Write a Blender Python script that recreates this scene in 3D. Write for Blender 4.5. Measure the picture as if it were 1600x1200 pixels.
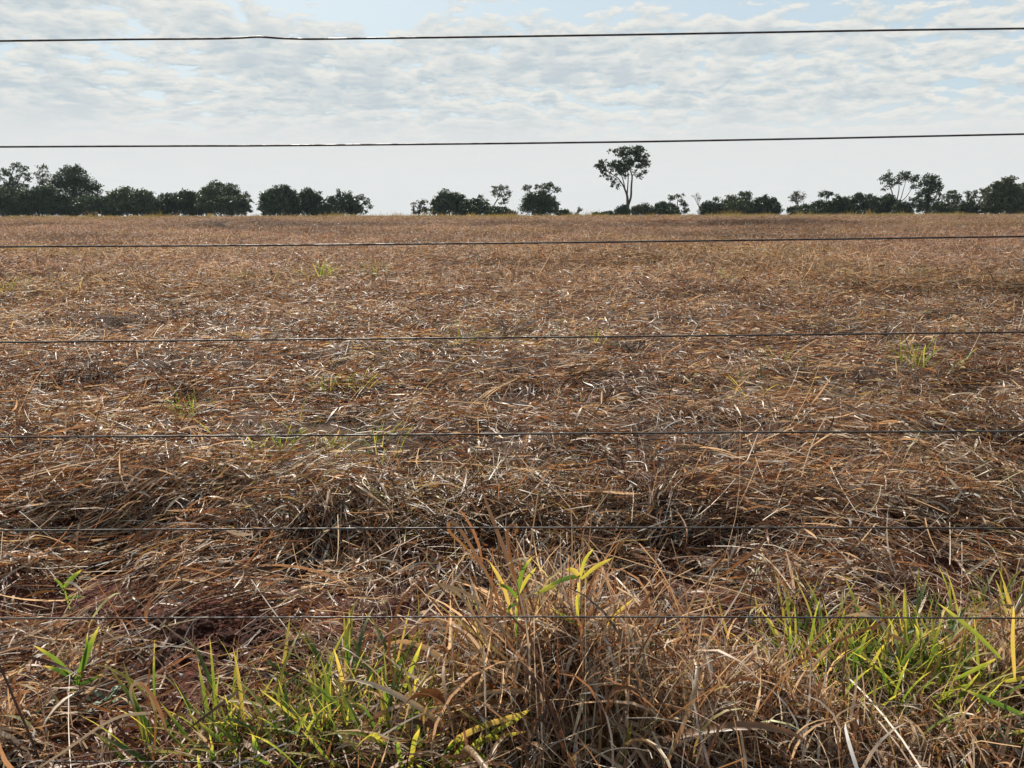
import bpy, math
import numpy as np
from mathutils import Matrix, Vector

R = math.radians
scene = bpy.context.scene
for o in list(bpy.data.objects):
    bpy.data.objects.remove(o)
COL = scene.collection

# ------------------------------------------------------------------ camera
F = 1200.0                       # focal length in photo pixels (1600 x 1200)
CAM_H = 1.30
PITCH = math.atan(271.0 / F)     # looking slightly down
ROLL = R(-0.14)
cam_data = bpy.data.cameras.new('camera')
cam_data.sensor_width = 36.0
cam_data.lens = 36.0 * F / 1600.0
cam_data.clip_start = 0.05
cam_data.clip_end = 5000
cam = bpy.data.objects.new('camera', cam_data)
COL.objects.link(cam)
CAM_M = Matrix.Translation((0, 0, CAM_H)) @ Matrix.Rotation(R(90) - PITCH, 4, 'X') @ Matrix.Rotation(ROLL, 4, 'Z')
cam.matrix_world = CAM_M
scene.camera = cam

# ------------------------------------------------------------------ sun and sky
SUN_EL, SUN_AZ = R(37), R(-17)   # azimuth from +Y (view direction), negative = left
SUN_DIR = Vector((math.cos(SUN_EL) * math.sin(SUN_AZ), math.cos(SUN_EL) * math.cos(SUN_AZ), math.sin(SUN_EL)))
sun_data = bpy.data.lights.new('sun', 'SUN')
sun_data.energy = 5.0
sun_data.angle = R(0.55)
sun_data.color = (1.0, 0.93, 0.82)
sun = bpy.data.objects.new('sun', sun_data)
sun.rotation_euler = SUN_DIR.to_track_quat('Z', 'Y').to_euler()
COL.objects.link(sun)

scene.view_settings.view_transform = 'Standard'
scene.view_settings.look = 'None'
scene.view_settings.gamma = 1.0
scene.view_settings.exposure = 0.86
scene.view_settings.use_curve_mapping = False

world = bpy.data.worlds.new('World')
scene.world = world
world.use_nodes = True
NT = world.node_tree
NT.nodes.clear()


def N(nt, typ, **kw):
    n = nt.nodes.new(typ)
    for k, v in kw.items():
        setattr(n, k, v)
    return n


def lnk(nt, a, b):
    nt.links.new(a, b)


def mth(nt, op, a, b=None, c=None, clamp=False):
    n = nt.nodes.new('ShaderNodeMath')
    n.operation = op
    n.use_clamp = clamp
    for i, v in enumerate((a, b, c)):
        if v is None:
            continue
        if isinstance(v, (int, float)):
            n.inputs[i].default_value = v
        else:
            nt.links.new(v, n.inputs[i])
    return n.outputs[0]


def mixc(nt, fac, a, b, blend='MIX'):
    n = nt.nodes.new('ShaderNodeMix')
    n.data_type = 'RGBA'
    n.blend_type = blend
    n.clamp_factor = True
    for idx, v in ((0, fac), (6, a), (7, b)):
        s = n.inputs[idx]
        if isinstance(v, (int, float)):
            s.default_value = v
        elif isinstance(v, tuple):
            s.default_value = v if len(v) == 4 else (*v, 1)
        else:
            nt.links.new(v, s)
    return n.outputs[2]


def smooth(nt, x, lo, hi):
    n = nt.nodes.new('ShaderNodeMapRange')
    n.interpolation_type = 'SMOOTHSTEP'
    nt.links.new(x, n.inputs[0])
    n.inputs[1].default_value = lo
    n.inputs[2].default_value = hi
    return n.outputs[0]


sky = N(NT, 'ShaderNodeTexSky', sky_type='NISHITA')
sky.sun_disc = False
sky.sun_elevation = SUN_EL
sky.sun_rotation = SUN_AZ
sky.altitude = 500
sky.air_density = 1.0
sky.dust_density = 2.5
sky.ozone_density = 1.5
tc = N(NT, 'ShaderNodeTexCoord')
sep = N(NT, 'ShaderNodeSeparateXYZ')
lnk(NT, tc.outputs['Generated'], sep.inputs[0])
DX, DY, DZ = sep.outputs


def cloud_noise(dz, zoff, scale, detail, rough, sx, sy, seed):
    """cloud deck noise on the plane the deck lies in"""
    den = mth(NT, 'ADD', mth(NT, 'MAXIMUM', mth(NT, 'ADD', dz, zoff), 0.0), 0.19)
    u = mth(NT, 'DIVIDE', DX, den)
    v = mth(NT, 'DIVIDE', DY, den)
    cb = N(NT, 'ShaderNodeCombineXYZ')
    lnk(NT, mth(NT, 'MULTIPLY', u, sx), cb.inputs[0])
    lnk(NT, mth(NT, 'MULTIPLY', v, sy), cb.inputs[1])
    cb.inputs[2].default_value = seed
    n = N(NT, 'ShaderNodeTexNoise')
    n.noise_dimensions = '3D'
    n.inputs['Scale'].default_value = scale
    n.inputs['Detail'].default_value = detail
    n.inputs['Roughness'].default_value = rough
    n.inputs['Distortion'].default_value = 0.25
    lnk(NT, cb.outputs[0], n.inputs['Vector'])
    return n.outputs['Fac']


SEED = 5.1
BSEED = 7.7
big = cloud_noise(DZ, 0.0, 1.9, 3, 0.5, 1.0, 0.8, BSEED)
fine0 = cloud_noise(DZ, 0.0, 9.0, 10, 0.58, 1.0, 1.0, SEED)
fine1 = cloud_noise(DZ, 0.006, 9.0, 8, 0.55, 1.0, 1.0, SEED)
low = smooth(NT, DZ, 0.232, 0.185)                      # the deck closes up towards the horizon
cov = mth(NT, 'ADD', mth(NT, 'MULTIPLY', mth(NT, 'SUBTRACT', big, 0.5), 0.55), mth(NT, 'SUBTRACT', mth(NT, 'MULTIPLY', low, 0.16), 0.035))
# one heavier grey bank of cloud, high on the left
bu = mth(NT, 'DIVIDE', mth(NT, 'SUBTRACT', mth(NT, 'DIVIDE', DX, mth(NT, 'MAXIMUM', DY, 0.05)), -0.56), 0.20)
bv = mth(NT, 'DIVIDE', mth(NT, 'SUBTRACT', DZ, 0.238), 0.030)
bank = mth(NT, 'EXPONENT', mth(NT, 'MULTIPLY', mth(NT, 'ADD', mth(NT, 'MULTIPLY', bu, bu), mth(NT, 'MULTIPLY', bv, bv)), -1.0))
cov = mth(NT, 'ADD', cov, mth(NT, 'MULTIPLY', bank, 0.40))
dens_in = mth(NT, 'ADD', fine0, cov)
dens_up = mth(NT, 'ADD', fine1, cov)
alpha = smooth(NT, dens_in, 0.475, 0.58)
lit = mth(NT, 'ADD', 0.60, mth(NT, 'MULTIPLY', mth(NT, 'SUBTRACT', fine0, fine1), 4.0), clamp=True)
thick = smooth(NT, dens_in, 0.60, 0.86)
cloud_lit = (8.3, 8.25, 7.8)
cloud_shade = (5.35, 6.15, 6.6)
ccol = mixc(NT, lit, cloud_shade, cloud_lit)
ccol = mixc(NT, mth(NT, 'MULTIPLY', thick, 0.8), ccol, (5.1, 5.85, 6.4))
# air between: sky light desaturated by haze
skyc = mixc(NT, 0.8, sky.outputs[0], (5.9, 7.2, 7.9))
base = mixc(NT, alpha, skyc, ccol)
hz = smooth(NT, DZ, 0.135, 0.07)
col = mixc(NT, mth(NT, 'MULTIPLY', hz, 0.93), base, (7.6, 7.72, 7.65))
bg = N(NT, 'ShaderNodeBackground')
bg.inputs['Strength'].default_value = 0.0555
lnk(NT, col, bg.inputs['Color'])
wo = N(NT, 'ShaderNodeOutputWorld')
lnk(NT, bg.outputs[0], wo.inputs['Surface'])

scene.render.engine = 'CYCLES'
scene.cycles.use_denoising = True
scene.cycles.denoiser = 'OPENIMAGEDENOISE'
scene.cycles.denoising_input_passes = 'RGB_ALBEDO_NORMAL'
scene.cycles.denoising_prefilter = 'ACCURATE'
scene.cycles.use_adaptive_sampling = True
scene.cycles.adaptive_threshold = 0.02
scene.cycles.max_bounces = 4
scene.cycles.diffuse_bounces = 2
scene.cycles.glossy_bounces = 2
scene.cycles.transmission_bounces = 4
scene.cycles.volume_bounces = 0
scene.cycles.caustics_reflective = False
scene.cycles.caustics_refractive = False
scene.cycles.sample_clamp_indirect = 3.0

# ------------------------------------------------------------------ helpers
rng = np.random.default_rng(7)
C0 = np.array((0.0, 0.0, CAM_H))
M3 = np.array(CAM_M.to_3x3())


def ray(px, py):
    d = M3 @ np.array(((px - 800.0) / F, -(py - 600.0) / F, -1.0))
    return d / np.linalg.norm(d)


def at(px, py, Y):
    """the point at world depth Y that the photo shows at this pixel"""
    d = ray(px, py)
    return C0 + d * (Y / d[1])


def _hash(ix, iy, s):
    h = (ix.astype(np.int64) * 374761393 + iy.astype(np.int64) * 668265263 + s * 974634777) & 0x7fffffff
    h = ((h ^ (h >> 13)) * 1274126177) & 0x7fffffff
    return ((h ^ (h >> 16)) & 0xffff) / 65535.0


def vnoise(x, y, s=0):
    x = np.asarray(x, float); y = np.asarray(y, float)
    ix = np.floor(x); iy = np.floor(y)
    fx = x - ix; fy = y - iy
    fx = fx * fx * (3 - 2 * fx); fy = fy * fy * (3 - 2 * fy)
    a = _hash(ix, iy, s); b = _hash(ix + 1, iy, s)
    c = _hash(ix, iy + 1, s); d = _hash(ix + 1, iy + 1, s)
    return (a * (1 - fx) + b * fx) * (1 - fy) + (c * (1 - fx) + d * fx) * fy


def sstep(a, b, x):
    t = np.clip((np.asarray(x, float) - a) / (b - a), 0, 1)
    return t * t * (3 - 2 * t)


def ridge_y(x):
    return 3.02 + 0.55 * (vnoise(x * 0.9 + 3, x * 0 + 0.5, 5) - 0.5) + 0.22 * (vnoise(x * 3.1, x * 0 + 7.5, 6) - 0.5)


def height(x, y):
    x = np.asarray(x, float); y = np.asarray(y, float)
    ry = y - ridge_y(x)
    G = np.exp(-((x + 1.62) / 0.38) ** 2) + np.exp(-((x + 0.68) / 0.26) ** 2) + np.exp(-((x - 0.82) / 0.30) ** 2) + 0.6 * np.exp(-((x - 2.0) / 0.3) ** 2)
    G = np.clip(G, 0, 1)
    w = 0.60 - 0.47 * G
    t_ = np.clip((ry + w) / (2 * w), 0, 1)
    h = 0.13 * t_ * t_ * (3 - 2 * t_) - 0.10 * G * np.exp(-((ry + 0.24) / 0.13) ** 2)
    h = h - 0.10 * sstep(40, 120, y) - 2.6 * sstep(142, 420, y)
    near = sstep(0.8, 2.2, y)
    b = (vnoise(x / 0.75, y / 0.55, 1) - 0.5) * 0.09 + (vnoise(x / 0.27, y / 0.23, 2) - 0.5) * 0.055
    b = b + (vnoise(x / 2.2, y / 1.4, 3) - 0.5) * 0.07 * sstep(3, 6, y)
    rid = 1 - np.abs(2 * vnoise(x / 1.1 + 7, y / 0.8, 13) - 1)
    hol = vnoise(x / 0.5 + 2, y / 0.42, 14)
    b = b + (rid * rid * 0.035 - 0.12 * sstep(0.66, 0.86, hol)) * sstep(2.9, 4.2, y) * (1 - 0.5 * sstep(20, 40, y))
    b = b + (vnoise(x / 9.0, y / 3.2, 4) - 0.5) * 0.26 * sstep(14, 40, y)
    # raked rows far out
    row = np.exp(-((y - 52 - 5 * (vnoise(x / 14.0, y * 0, 8) - 0.5)) / 2.2) ** 2) * (0.15 + 0.35 * vnoise(x / 5.0, y * 0 + 3, 9))
    row = row + np.exp(-((y - 15.5 - 2 * (vnoise(x / 8.0, y * 0, 18) - 0.5)) / 0.7) ** 2) * 0.16 * vnoise(x / 3.0, y * 0 + 3, 19)
    return h + b * (0.35 + 0.65 * near) + row


def ground_at(px, py):
    d = ray(px, py)
    t = 0.8 * 1.003 ** np.arange(2100)
    p = C0[None] + d[None] * t[:, None]
    below = p[:, 2] < height(p[:, 0], p[:, 1])
    return p[int(np.argmax(below))] if below.any() else p[-1]


def mesh_from(name, verts, quads, cols=None, smooth_shade=False):
    verts = np.ascontiguousarray(verts, dtype=np.float32).reshape(-1, 3)
    quads = np.ascontiguousarray(quads, dtype=np.int32)
    k = quads.shape[1]
    me = bpy.data.meshes.new(name)
    me.vertices.add(len(verts))
    me.vertices.foreach_set('co', verts.ravel())
    me.loops.add(quads.size)
    me.loops.foreach_set('vertex_index', quads.ravel())
    me.polygons.add(len(quads))
    me.polygons.foreach_set('loop_start', np.arange(0, quads.size, k, dtype=np.int32))
    if smooth_shade:
        me.polygons.foreach_set('use_smooth', np.ones(len(quads), dtype=bool))
    me.update(calc_edges=True)
    if cols is not None:
        at_ = me.color_attributes.new('tone', 'FLOAT_COLOR', 'POINT')
        c4 = np.ones((len(verts), 4), dtype=np.float32)
        c4[:, :3] = cols
        at_.data.foreach_set('color', c4.ravel())
    return me


def obj(name, me, mat=None, parent=None, **props):
    o = bpy.data.objects.new(name, me)
    COL.objects.link(o)
    if mat is not None and me is not None and not me.materials:
        me.materials.append(mat)
    if parent is not None:
        o.parent = parent
    for k, v in props.items():
        o[k] = v
    return o


def empty(name, loc, label, category, group=None):
    o = bpy.data.objects.new(name, None)
    COL.objects.link(o)
    o.location = loc
    o.empty_display_size = 0.1
    o['label'] = label
    o['category'] = category
    if group:
        o['group'] = group
    return o


def tube(pts, rad, sides=6):
    """verts and quads of a tapered tube"""
    pts = np.asarray(pts, float); n = len(pts)
    rad = np.broadcast_to(np.asarray(rad, float), (n,))
    t = np.gradient(pts, axis=0)
    t /= np.linalg.norm(t, axis=1)[:, None] + 1e-9
    ref = np.where(np.abs(t[:, 2:3]) > 0.9, np.array([[1.0, 0, 0]]), np.array([[0, 0, 1.0]]))
    a = np.cross(t, ref); a /= np.linalg.norm(a, axis=1)[:, None] + 1e-9
    b = np.cross(t, a)
    ang = np.arange(sides) * 2 * math.pi / sides
    v = pts[:, None] + rad[:, None, None] * (a[:, None] * np.cos(ang)[None, :, None] + b[:, None] * np.sin(ang)[None, :, None])
    i = np.arange(n - 1)[:, None] * sides; j = np.arange(sides)[None]; j2 = (j + 1) % sides
    q = np.stack([i + j, i + j2, i + sides + j2, i + sides + j], -1).reshape(-1, 4)
    return v.reshape(-1, 3), q


class Parts:
    def __init__(self):
        self.v = []; self.q = []; self.n = 0

    def add(self, v, q):
        self.v.append(v); self.q.append(q + self.n); self.n += len(v)

    def mesh(self, name, **kw):
        return mesh_from(name, np.concatenate(self.v), np.concatenate(self.q), **kw)


# ------------------------------------------------------------------ materials
def new_mat(name):
    m = bpy.data.materials.new(name)
    m.use_nodes = True
    nt = m.node_tree
    nt.nodes.clear()
    return m, nt


def out(nt, sh):
    o = N(nt, 'ShaderNodeOutputMaterial')
    lnk(nt, sh, o.inputs['Surface'])


def principled(nt, color, rough=0.5, spec=0.5, metal=0.0, normal=None):
    p = N(nt, 'ShaderNodeBsdfPrincipled')
    if isinstance(color, tuple):
        p.inputs['Base Color'].default_value = (*color, 1)
    else:
        lnk(nt, color, p.inputs['Base Color'])
    if isinstance(rough, (int, float)):
        p.inputs['Roughness'].default_value = rough
    else:
        lnk(nt, rough, p.inputs['Roughness'])
    p.inputs['Specular IOR Level'].default_value = spec
    p.inputs['Metallic'].default_value = metal
    if normal is not None:
        lnk(nt, normal, p.inputs['Normal'])
    return p.outputs[0]


def leafy(nt, color, tcolor, rough, spec, trans, normal=None):
    """thin sheet: gloss and diffuse on top, light through it"""
    p = principled(nt, color, rough, spec, normal=normal)
    t = N(nt, 'ShaderNodeBsdfTranslucent')
    lnk(nt, tcolor, t.inputs['Color'])
    mx = N(nt, 'ShaderNodeMixShader')
    mx.inputs[0].default_value = trans
    lnk(nt, p, mx.inputs[1]); lnk(nt, t.outputs[0], mx.inputs[2])
    out(nt, mx.outputs[0])


def ramp(nt, fac, stops):
    r = N(nt, 'ShaderNodeValToRGB')
    e = r.color_ramp.elements
    while len(e) < len(stops):
        e.new(0.5)
    for el, (p, c) in zip(e, stops):
        el.position = p
        el.color = (*c, 1)
    lnk(nt, fac, r.inputs[0])
    return r.outputs[0]


def noise(nt, scale, detail=4, rough=0.5, coord='Object', vec=None):
    n = N(nt, 'ShaderNodeTexNoise')
    n.inputs['Scale'].default_value = scale
    n.inputs['Detail'].default_value = detail
    n.inputs['Roughness'].default_value = rough
    if vec is None:
        t = N(nt, 'ShaderNodeTexCoord')
        vec = t.outputs[coord]
    lnk(nt, vec, n.inputs['Vector'])
    return n.outputs['Fac']


def straw_material(name, instanced=False):
    m, nt = new_mat(name)
    a = N(nt, 'ShaderNodeAttribute', attribute_name='tone')
    c = a.outputs['Color']
    if instanced:
        b = N(nt, 'ShaderNodeAttribute', attribute_name='tint', attribute_type='INSTANCER')
        c = mixc(nt, 1.0, c, b.outputs['Color'], 'MULTIPLY')
    mot = noise(nt, 55.0, 3, 0.6)
    c2 = mixc(nt, mth(nt, 'MULTIPLY', smooth(nt, mot, 0.5, 0.75), 0.45), c, mixc(nt, 0.5, c, (0.07, 0.035, 0.02), 'MIX'))
    tcol = mixc(nt, 1.0, c2, (1.35, 1.02, 0.68), 'MULTIPLY')
    leafy(nt, c2, tcol, 0.47, 0.12 if instanced else 0.25, 0.37)
    return m


MAT_STRAW = straw_material('straw')
MAT_STRAW_FAR = straw_material('straw_far', True)

MAT_GROUND, nt = new_mat('ground')
gt = N(nt, 'ShaderNodeTexCoord')
gs = N(nt, 'ShaderNodeSeparateXYZ'); lnk(nt, gt.outputs['Object'], gs.inputs[0])
n1 = noise(nt, 6.0, 8, 0.65); n2 = noise(nt, 60.0, 4, 0.6); n3 = noise(nt, 0.9, 4, 0.5)
soil = ramp(nt, n1, [(0.3, (0.035, 0.012, 0.008)), (0.55, (0.08, 0.025, 0.016)), (0.75, (0.12, 0.042, 0.027))])
thatch = ramp(nt, n2, [(0.3, (0.022, 0.012, 0.008)), (0.5, (0.055, 0.030, 0.019)), (0.72, (0.13, 0.08, 0.048))])
wy = mth(nt, 'ADD', gs.outputs[1], mth(nt, 'MULTIPLY', n3, 1.2))
gcol = mixc(nt, smooth(nt, wy, 3.2, 4.2), soil, thatch)
bmp = N(nt, 'ShaderNodeBump'); bmp.inputs['Strength'].default_value = 0.8; bmp.inputs['Distance'].default_value = 0.02
bmp.inputs['Distance'].default_value = 0.06
lnk(nt, mth(nt, 'ADD', mth(nt, 'MULTIPLY', n2, 0.5), n1), bmp.inputs['Height'])
out(nt, principled(nt, gcol, 0.95, 0.2, normal=bmp.outputs[0]))


def blade_material(name, stops, trans, rough, tmul, age=None):
    m, nt = new_mat(name)
    oi = N(nt, 'ShaderNodeObjectInfo')
    tcn = N(nt, 'ShaderNodeTexCoord')
    sp = N(nt, 'ShaderNodeSeparateXYZ'); lnk(nt, tcn.outputs['UV'], sp.inputs[0])
    nn = noise(nt, 22.0, 4, 0.6)
    f = mth(nt, 'ADD', oi.outputs['Random'], mth(nt, 'MULTIPLY', mth(nt, 'SUBTRACT', nn, 0.5), 0.5), clamp=True)
    c = ramp(nt, f, stops)
    if age:                                            # tips dry out first
        tip = mth(nt, 'MULTIPLY', smooth(nt, mth(nt, 'ADD', sp.outputs[1], mth(nt, 'MULTIPLY', nn, 0.4)), 0.85, 1.25), 0.85)
        c = mixc(nt, tip, c, age)
    vein = N(nt, 'ShaderNodeTexWave'); vein.inputs['Scale'].default_value = 5.0
    vein.bands_direction = 'X'
    lnk(nt, tcn.outputs['UV'], vein.inputs['Vector'])
    c = mixc(nt, mth(nt, 'MULTIPLY', vein.outputs['Fac'], 0.22), c, mixc(nt, 1.0, c, (0.55, 0.6, 0.5), 'MULTIPLY'))
    b = N(nt, 'ShaderNodeBump'); b.inputs['Strength'].default_value = 0.06; b.inputs['Distance'].default_value = 0.001
    lnk(nt, vein.outputs['Fac'], b.inputs['Height'])
    tcol = mixc(nt, 1.0, c, tmul, 'MULTIPLY')
    leafy(nt, c, tcol, rough, 0.5, trans, b.outputs[0])
    return m


MAT_GREEN = blade_material('green_blade', [(0.0, (0.032, 0.068, 0.016)), (0.35, (0.068, 0.115, 0.022)), (0.62, (0.135, 0.165, 0.032)), (0.85, (0.25, 0.215, 0.05)), (1.0, (0.30, 0.21, 0.085))],
                           0.50, 0.5, (2.1, 2.0, 1.05), (0.42, 0.33, 0.10))
MAT_DRY = blade_material('dry_blade', [(0.0, (0.085, 0.042, 0.022)), (0.35, (0.18, 0.096, 0.048)), (0.7, (0.29, 0.19, 0.11)), (1.0, (0.44, 0.35, 0.245))],
                         0.3, 0.45, (1.35, 0.95, 0.55))
MAT_STALK = blade_material('pale_stalk', [(0.0, (0.25, 0.165, 0.095)), (0.5, (0.38, 0.285, 0.185)), (1.0, (0.52, 0.44, 0.34))],
                           0.2, 0.5, (1.2, 1.0, 0.7))
MAT_WEED = blade_material('silver_weed', [(0.0, (0.12, 0.17, 0.11)), (1.0, (0.30, 0.36, 0.28))], 0.3, 0.6, (1.2, 1.4, 0.9))
MAT_DARK_STEM = blade_material('dark_stem', [(0.0, (0.035, 0.022, 0.018)), (1.0, (0.06, 0.035, 0.025))], 0.05, 0.5, (1, 1, 1))

MAT_LEAVES = []
for i, (a, b) in enumerate([((0.018, 0.032, 0.012), (0.045, 0.07, 0.022)), ((0.03, 0.042, 0.016), (0.075, 0.09, 0.03)), ((0.05, 0.055, 0.03), (0.11, 0.11, 0.055))]):
    m, nt = new_mat('tree_leaves')
    c = ramp(nt, noise(nt, 0.6, 3, 0.6), [(0.3, a), (0.7, b)])
    leafy(nt, c, mixc(nt, 1.0, c, (1.2, 1.3, 0.6), 'MULTIPLY'), 0.55, 0.4, 0.16)
    MAT_LEAVES.append(m)
MAT_BARK, nt = new_mat('bark')
out(nt, principled(nt, ramp(nt, noise(nt, 3.0, 5, 0.6), [(0.3, (0.045, 0.035, 0.028)), (0.7, (0.12, 0.095, 0.075))]), 0.9, 0.2))
MAT_PALE_BARK, nt = new_mat('pale_bark')
out(nt, principled(nt, ramp(nt, noise(nt, 3.0, 5, 0.6), [(0.3, (0.16, 0.14, 0.12)), (0.7, (0.33, 0.30, 0.27))]), 0.9, 0.2))

MAT_WIRE, nt = new_mat('wire')
rust = noise(nt, 40.0, 5, 0.65)
rf = smooth(nt, rust, 0.42, 0.62)
wp = N(nt, 'ShaderNodeBsdfPrincipled')
lnk(nt, mixc(nt, rf, (0.10, 0.095, 0.09), (0.035, 0.020, 0.014)), wp.inputs['Base Color'])
lnk(nt, mth(nt, 'SUBTRACT', 0.85, mth(nt, 'MULTIPLY', rf, 0.6)), wp.inputs['Metallic'])
lnk(nt, mth(nt, 'ADD', 0.50, mth(nt, 'MULTIPLY', rf, 0.3)), wp.inputs['Roughness'])
out(nt, wp.outputs[0])
MAT_POST, nt = new_mat('weathered_wood')
out(nt, principled(nt, ramp(nt, noise(nt, 14.0, 6, 0.7), [(0.3, (0.10, 0.08, 0.065)), (0.7, (0.26, 0.22, 0.19))]), 0.9, 0.2))

# ------------------------------------------------------------------ ground
ys = np.concatenate([np.linspace(-40, 0.5, 26), 0.55 * 1.018 ** np.arange(0, 400)])
ys = ys[ys < 620]
us = np.linspace(-1, 1, 221)
us = np.sign(us) * np.abs(us) ** 1.15
half = np.where(ys > 0, 1.25 * np.abs(ys) + 3.5, 3.5 + 0.8 * np.abs(ys))
gx = us[None] * half[:, None]
gy = np.repeat(ys[:, None], len(us), 1)
gz = height(gx, gy) - 0.012
nr, nc_ = gx.shape
ii = (np.arange(nr - 1)[:, None] * nc_ + np.arange(nc_ - 1)[None]).ravel()
gq = np.stack([ii, ii + 1, ii + nc_ + 1, ii + nc_], 1)
obj('ground', mesh_from('ground', np.stack([gx, gy, gz], -1), gq, smooth_shade=True), MAT_GROUND, kind='structure',
    label='red brown field soil under the cut straw', category='ground')


# ------------------------------------------------------------------ straw
def ribbons(p0, az, pitch, length, width, kh, kv, roll, twist, seg, leafness, kink=None):
    """n curved ribbons; returns centre lines (n,seg+1,3), half width vectors and profile"""
    n = len(az)
    s = np.linspace(0, 1, seg + 1)
    a = az[:, None] + kh[:, None] * (s[None] - 0.5)
    if kink is not None:
        a = a + kink[:, None] * (s[None] > 0.55)
    p = pitch[:, None] + kv[:, None] * (s[None] - 0.5)
    t = np.stack([np.cos(a) * np.cos(p), np.sin(a) * np.cos(p), np.sin(p)], -1)
    step = (length / seg)[:, None, None]
    mid = 0.5 * (t[:, 1:] + t[:, :-1]) * step
    c = np.concatenate([np.zeros((n, 1, 3)), np.cumsum(mid, 1)], 1)
    c = c - c.mean(1, keepdims=True)
    side = np.stack([-np.sin(a), np.cos(a), np.zeros_like(a)], -1)
    up = np.cross(t, side)
    r = roll[:, None] + twist[:, None] * (s[None] - 0.5)
    w = side * np.cos(r)[..., None] + up * np.sin(r)[..., None]
    prof_stem = np.ones_like(s)
    prof_leaf = np.clip(np.sin(np.pi * np.clip(s * 0.86 + 0.1, 0, 1)), 0.06, 1)
    prof = prof_stem[None] * (1 - leafness[:, None]) + prof_leaf[None] * leafness[:, None]
    w = w * (prof * width[:, None] * 0.5)[..., None]
    return c + p0[:, None], w


PAL = np.array([(0.022, 0.010, 0.007), (0.078, 0.039, 0.024), (0.158, 0.084, 0.051), (0.238, 0.142, 0.089), (0.33, 0.232, 0.157), (0.46, 0.37, 0.28), (0.58, 0.51, 0.42)]) * np.array((1.03, 0.985, 0.95))
PPOS = np.array([0, 0.22, 0.45, 0.66, 0.83, 0.95, 1.0])


def straw_colors(n, x, y, rg, shift=0.0):
    patch = vnoise(x / 0.5, y / 0.4, 31) * 0.6 + vnoise(x / 1.7, y / 1.3, 32) * 0.4
    f = np.clip(rg.beta(1.15, 1.25, n) + (patch - 0.5) * 0.42 + shift, 0, 1)
    c = np.stack([np.interp(f, PPOS, PAL[:, k]) for k in range(3)], -1)
    # some straw is still olive, some greyed
    g = (rg.random(n) < 0.05 + 0.35 * np.clip(vnoise(x / 1.1 + 9, y / 0.8, 33) - 0.68, 0, 1) * 3)
    c[g] = c[g] * np.array((0.95, 1.12, 0.7))
    pale = rg.random(n) < 0.085
    c[pale] = np.array((0.54, 0.465, 0.37)) * rg.uniform(0.8, 1.1, (int(pale.sum()), 1))
    gr = rg.random(n) < 0.12
    c[gr] = c[gr].mean(1, keepdims=True) * np.array((1.04, 1.0, 0.95))
    return c


def straw_batch(x, y, rg, seg, lmin, lmax, wscale=1.0, local=False, zlift=0.05, up_share=0.05, leaf_share=0.4, lmean=0.13):
    n = len(x)
    flow = (vnoise(x / 0.45, y / 0.4, 71) - 0.5) * 4.2
    az = np.where(rg.random(n) < 0.58, flow + rg.normal(0, 0.38, n), rg.uniform(-math.pi, math.pi, n))
    length = np.clip(rg.gamma(2.4, lmean / 2.4, n), lmin, lmax)
    leaf = (rg.random(n) < leaf_share).astype(float)
    width = np.where(leaf > 0, rg.uniform(0.005, 0.0125, n), rg.uniform(0.0022, 0.0046, n)) * wscale
    length = np.where(leaf > 0, length * 0.8, length * 1.15)
    up = rg.random(n) < up_share
    pitch = np.where(up, rg.uniform(0.3, 1.25, n), rg.normal(0.0, 0.17, n))
    kh = rg.normal(0, 0.22, n) * (1 + 1.2 * leaf)
    kv = rg.normal(-0.15, 0.28, n) * (1 + 1.5 * leaf)
    kink = np.where(rg.random(n) < 0.4, rg.normal(0, 0.7, n), 0.0)
    roll = rg.uniform(-1.5, 1.5, n)
    twist = rg.normal(0, 0.5, n) * (1 + 2.5 * leaf)
    z = np.abs(rg.normal(0, zlift, n)) + 0.004 + np.where(up, length * 0.35, 0)
    c, w = ribbons(np.stack([x, y, z], -1), az, pitch, length, width, kh, kv, roll, twist, seg, leaf, kink)
    if local:
        c[..., 2] = np.maximum(c[..., 2], 0.002)
    else:                                          # stiff: a straw bridges a hollow rather than hanging into it
        hv_ = height(c[..., 0], c[..., 1])
        hc_ = hv_.mean(1, keepdims=True)
        c[..., 2] = np.maximum(np.maximum(c[..., 2], 0.002) + hc_ + 0.4 * (hv_ - hc_), hv_ + 0.003)
    v = np.stack([c - w, c + w], 2)                # n, seg+1, 2, 3
    base = (np.arange(n) * (seg + 1) * 2)[:, None] + (np.arange(seg) * 2)[None]
    q = np.stack([base, base + 1, base + 3, base + 2], -1).reshape(-1, 4)
    return v.reshape(-1, 3), q, (seg + 1) * 2


def wedge_points(n, y0, y1, margin, rg):
    """uniform over the ground between two depths, wider than the view"""
    y = np.sqrt(rg.uniform(0, 1, int(n * 1.0)) * (y1 ** 2 - y0 ** 2) + y0 ** 2)
    hw = 0.68 * y + margin
    keep = rg.random(len(y)) < 1.0
    x = rg.uniform(-1, 1, len(y)) * hw
    return x[keep], y[keep]


SOIL_SPOTS = [(ground_at(*p)[:2], r) for p, r in [((100, 990), .14), ((190, 985), .16), ((260, 985), .18), ((340, 995), .18), ((400, 1010), .16), ((640, 890), .17),
                                                  ((330, 1110), .10), ((370, 1090), .10), ((420, 1040), .13)]]


def soil_keep(x, y, rg, strength=0.74):
    k = np.ones(len(x))
    for (c, r) in SOIL_SPOTS:
        d = np.hypot(x - c[0], (y - c[1]) * 1.5) / (r * 0.72) + 1.1 * (vnoise(x / 0.11, y / 0.09, 45) - 0.45)
        k *= 1 - strength * (1 - sstep(0.65, 1.25, d))
    return rg.random(len(x)) < k


def clump(x, y):
    n = 0.55 * vnoise(x / 0.30, y / 0.22, 41) + 0.45 * vnoise(x / 0.11, y / 0.09, 42)
    return 0.10 + 0.90 * sstep(0.30, 0.66, n)


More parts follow.
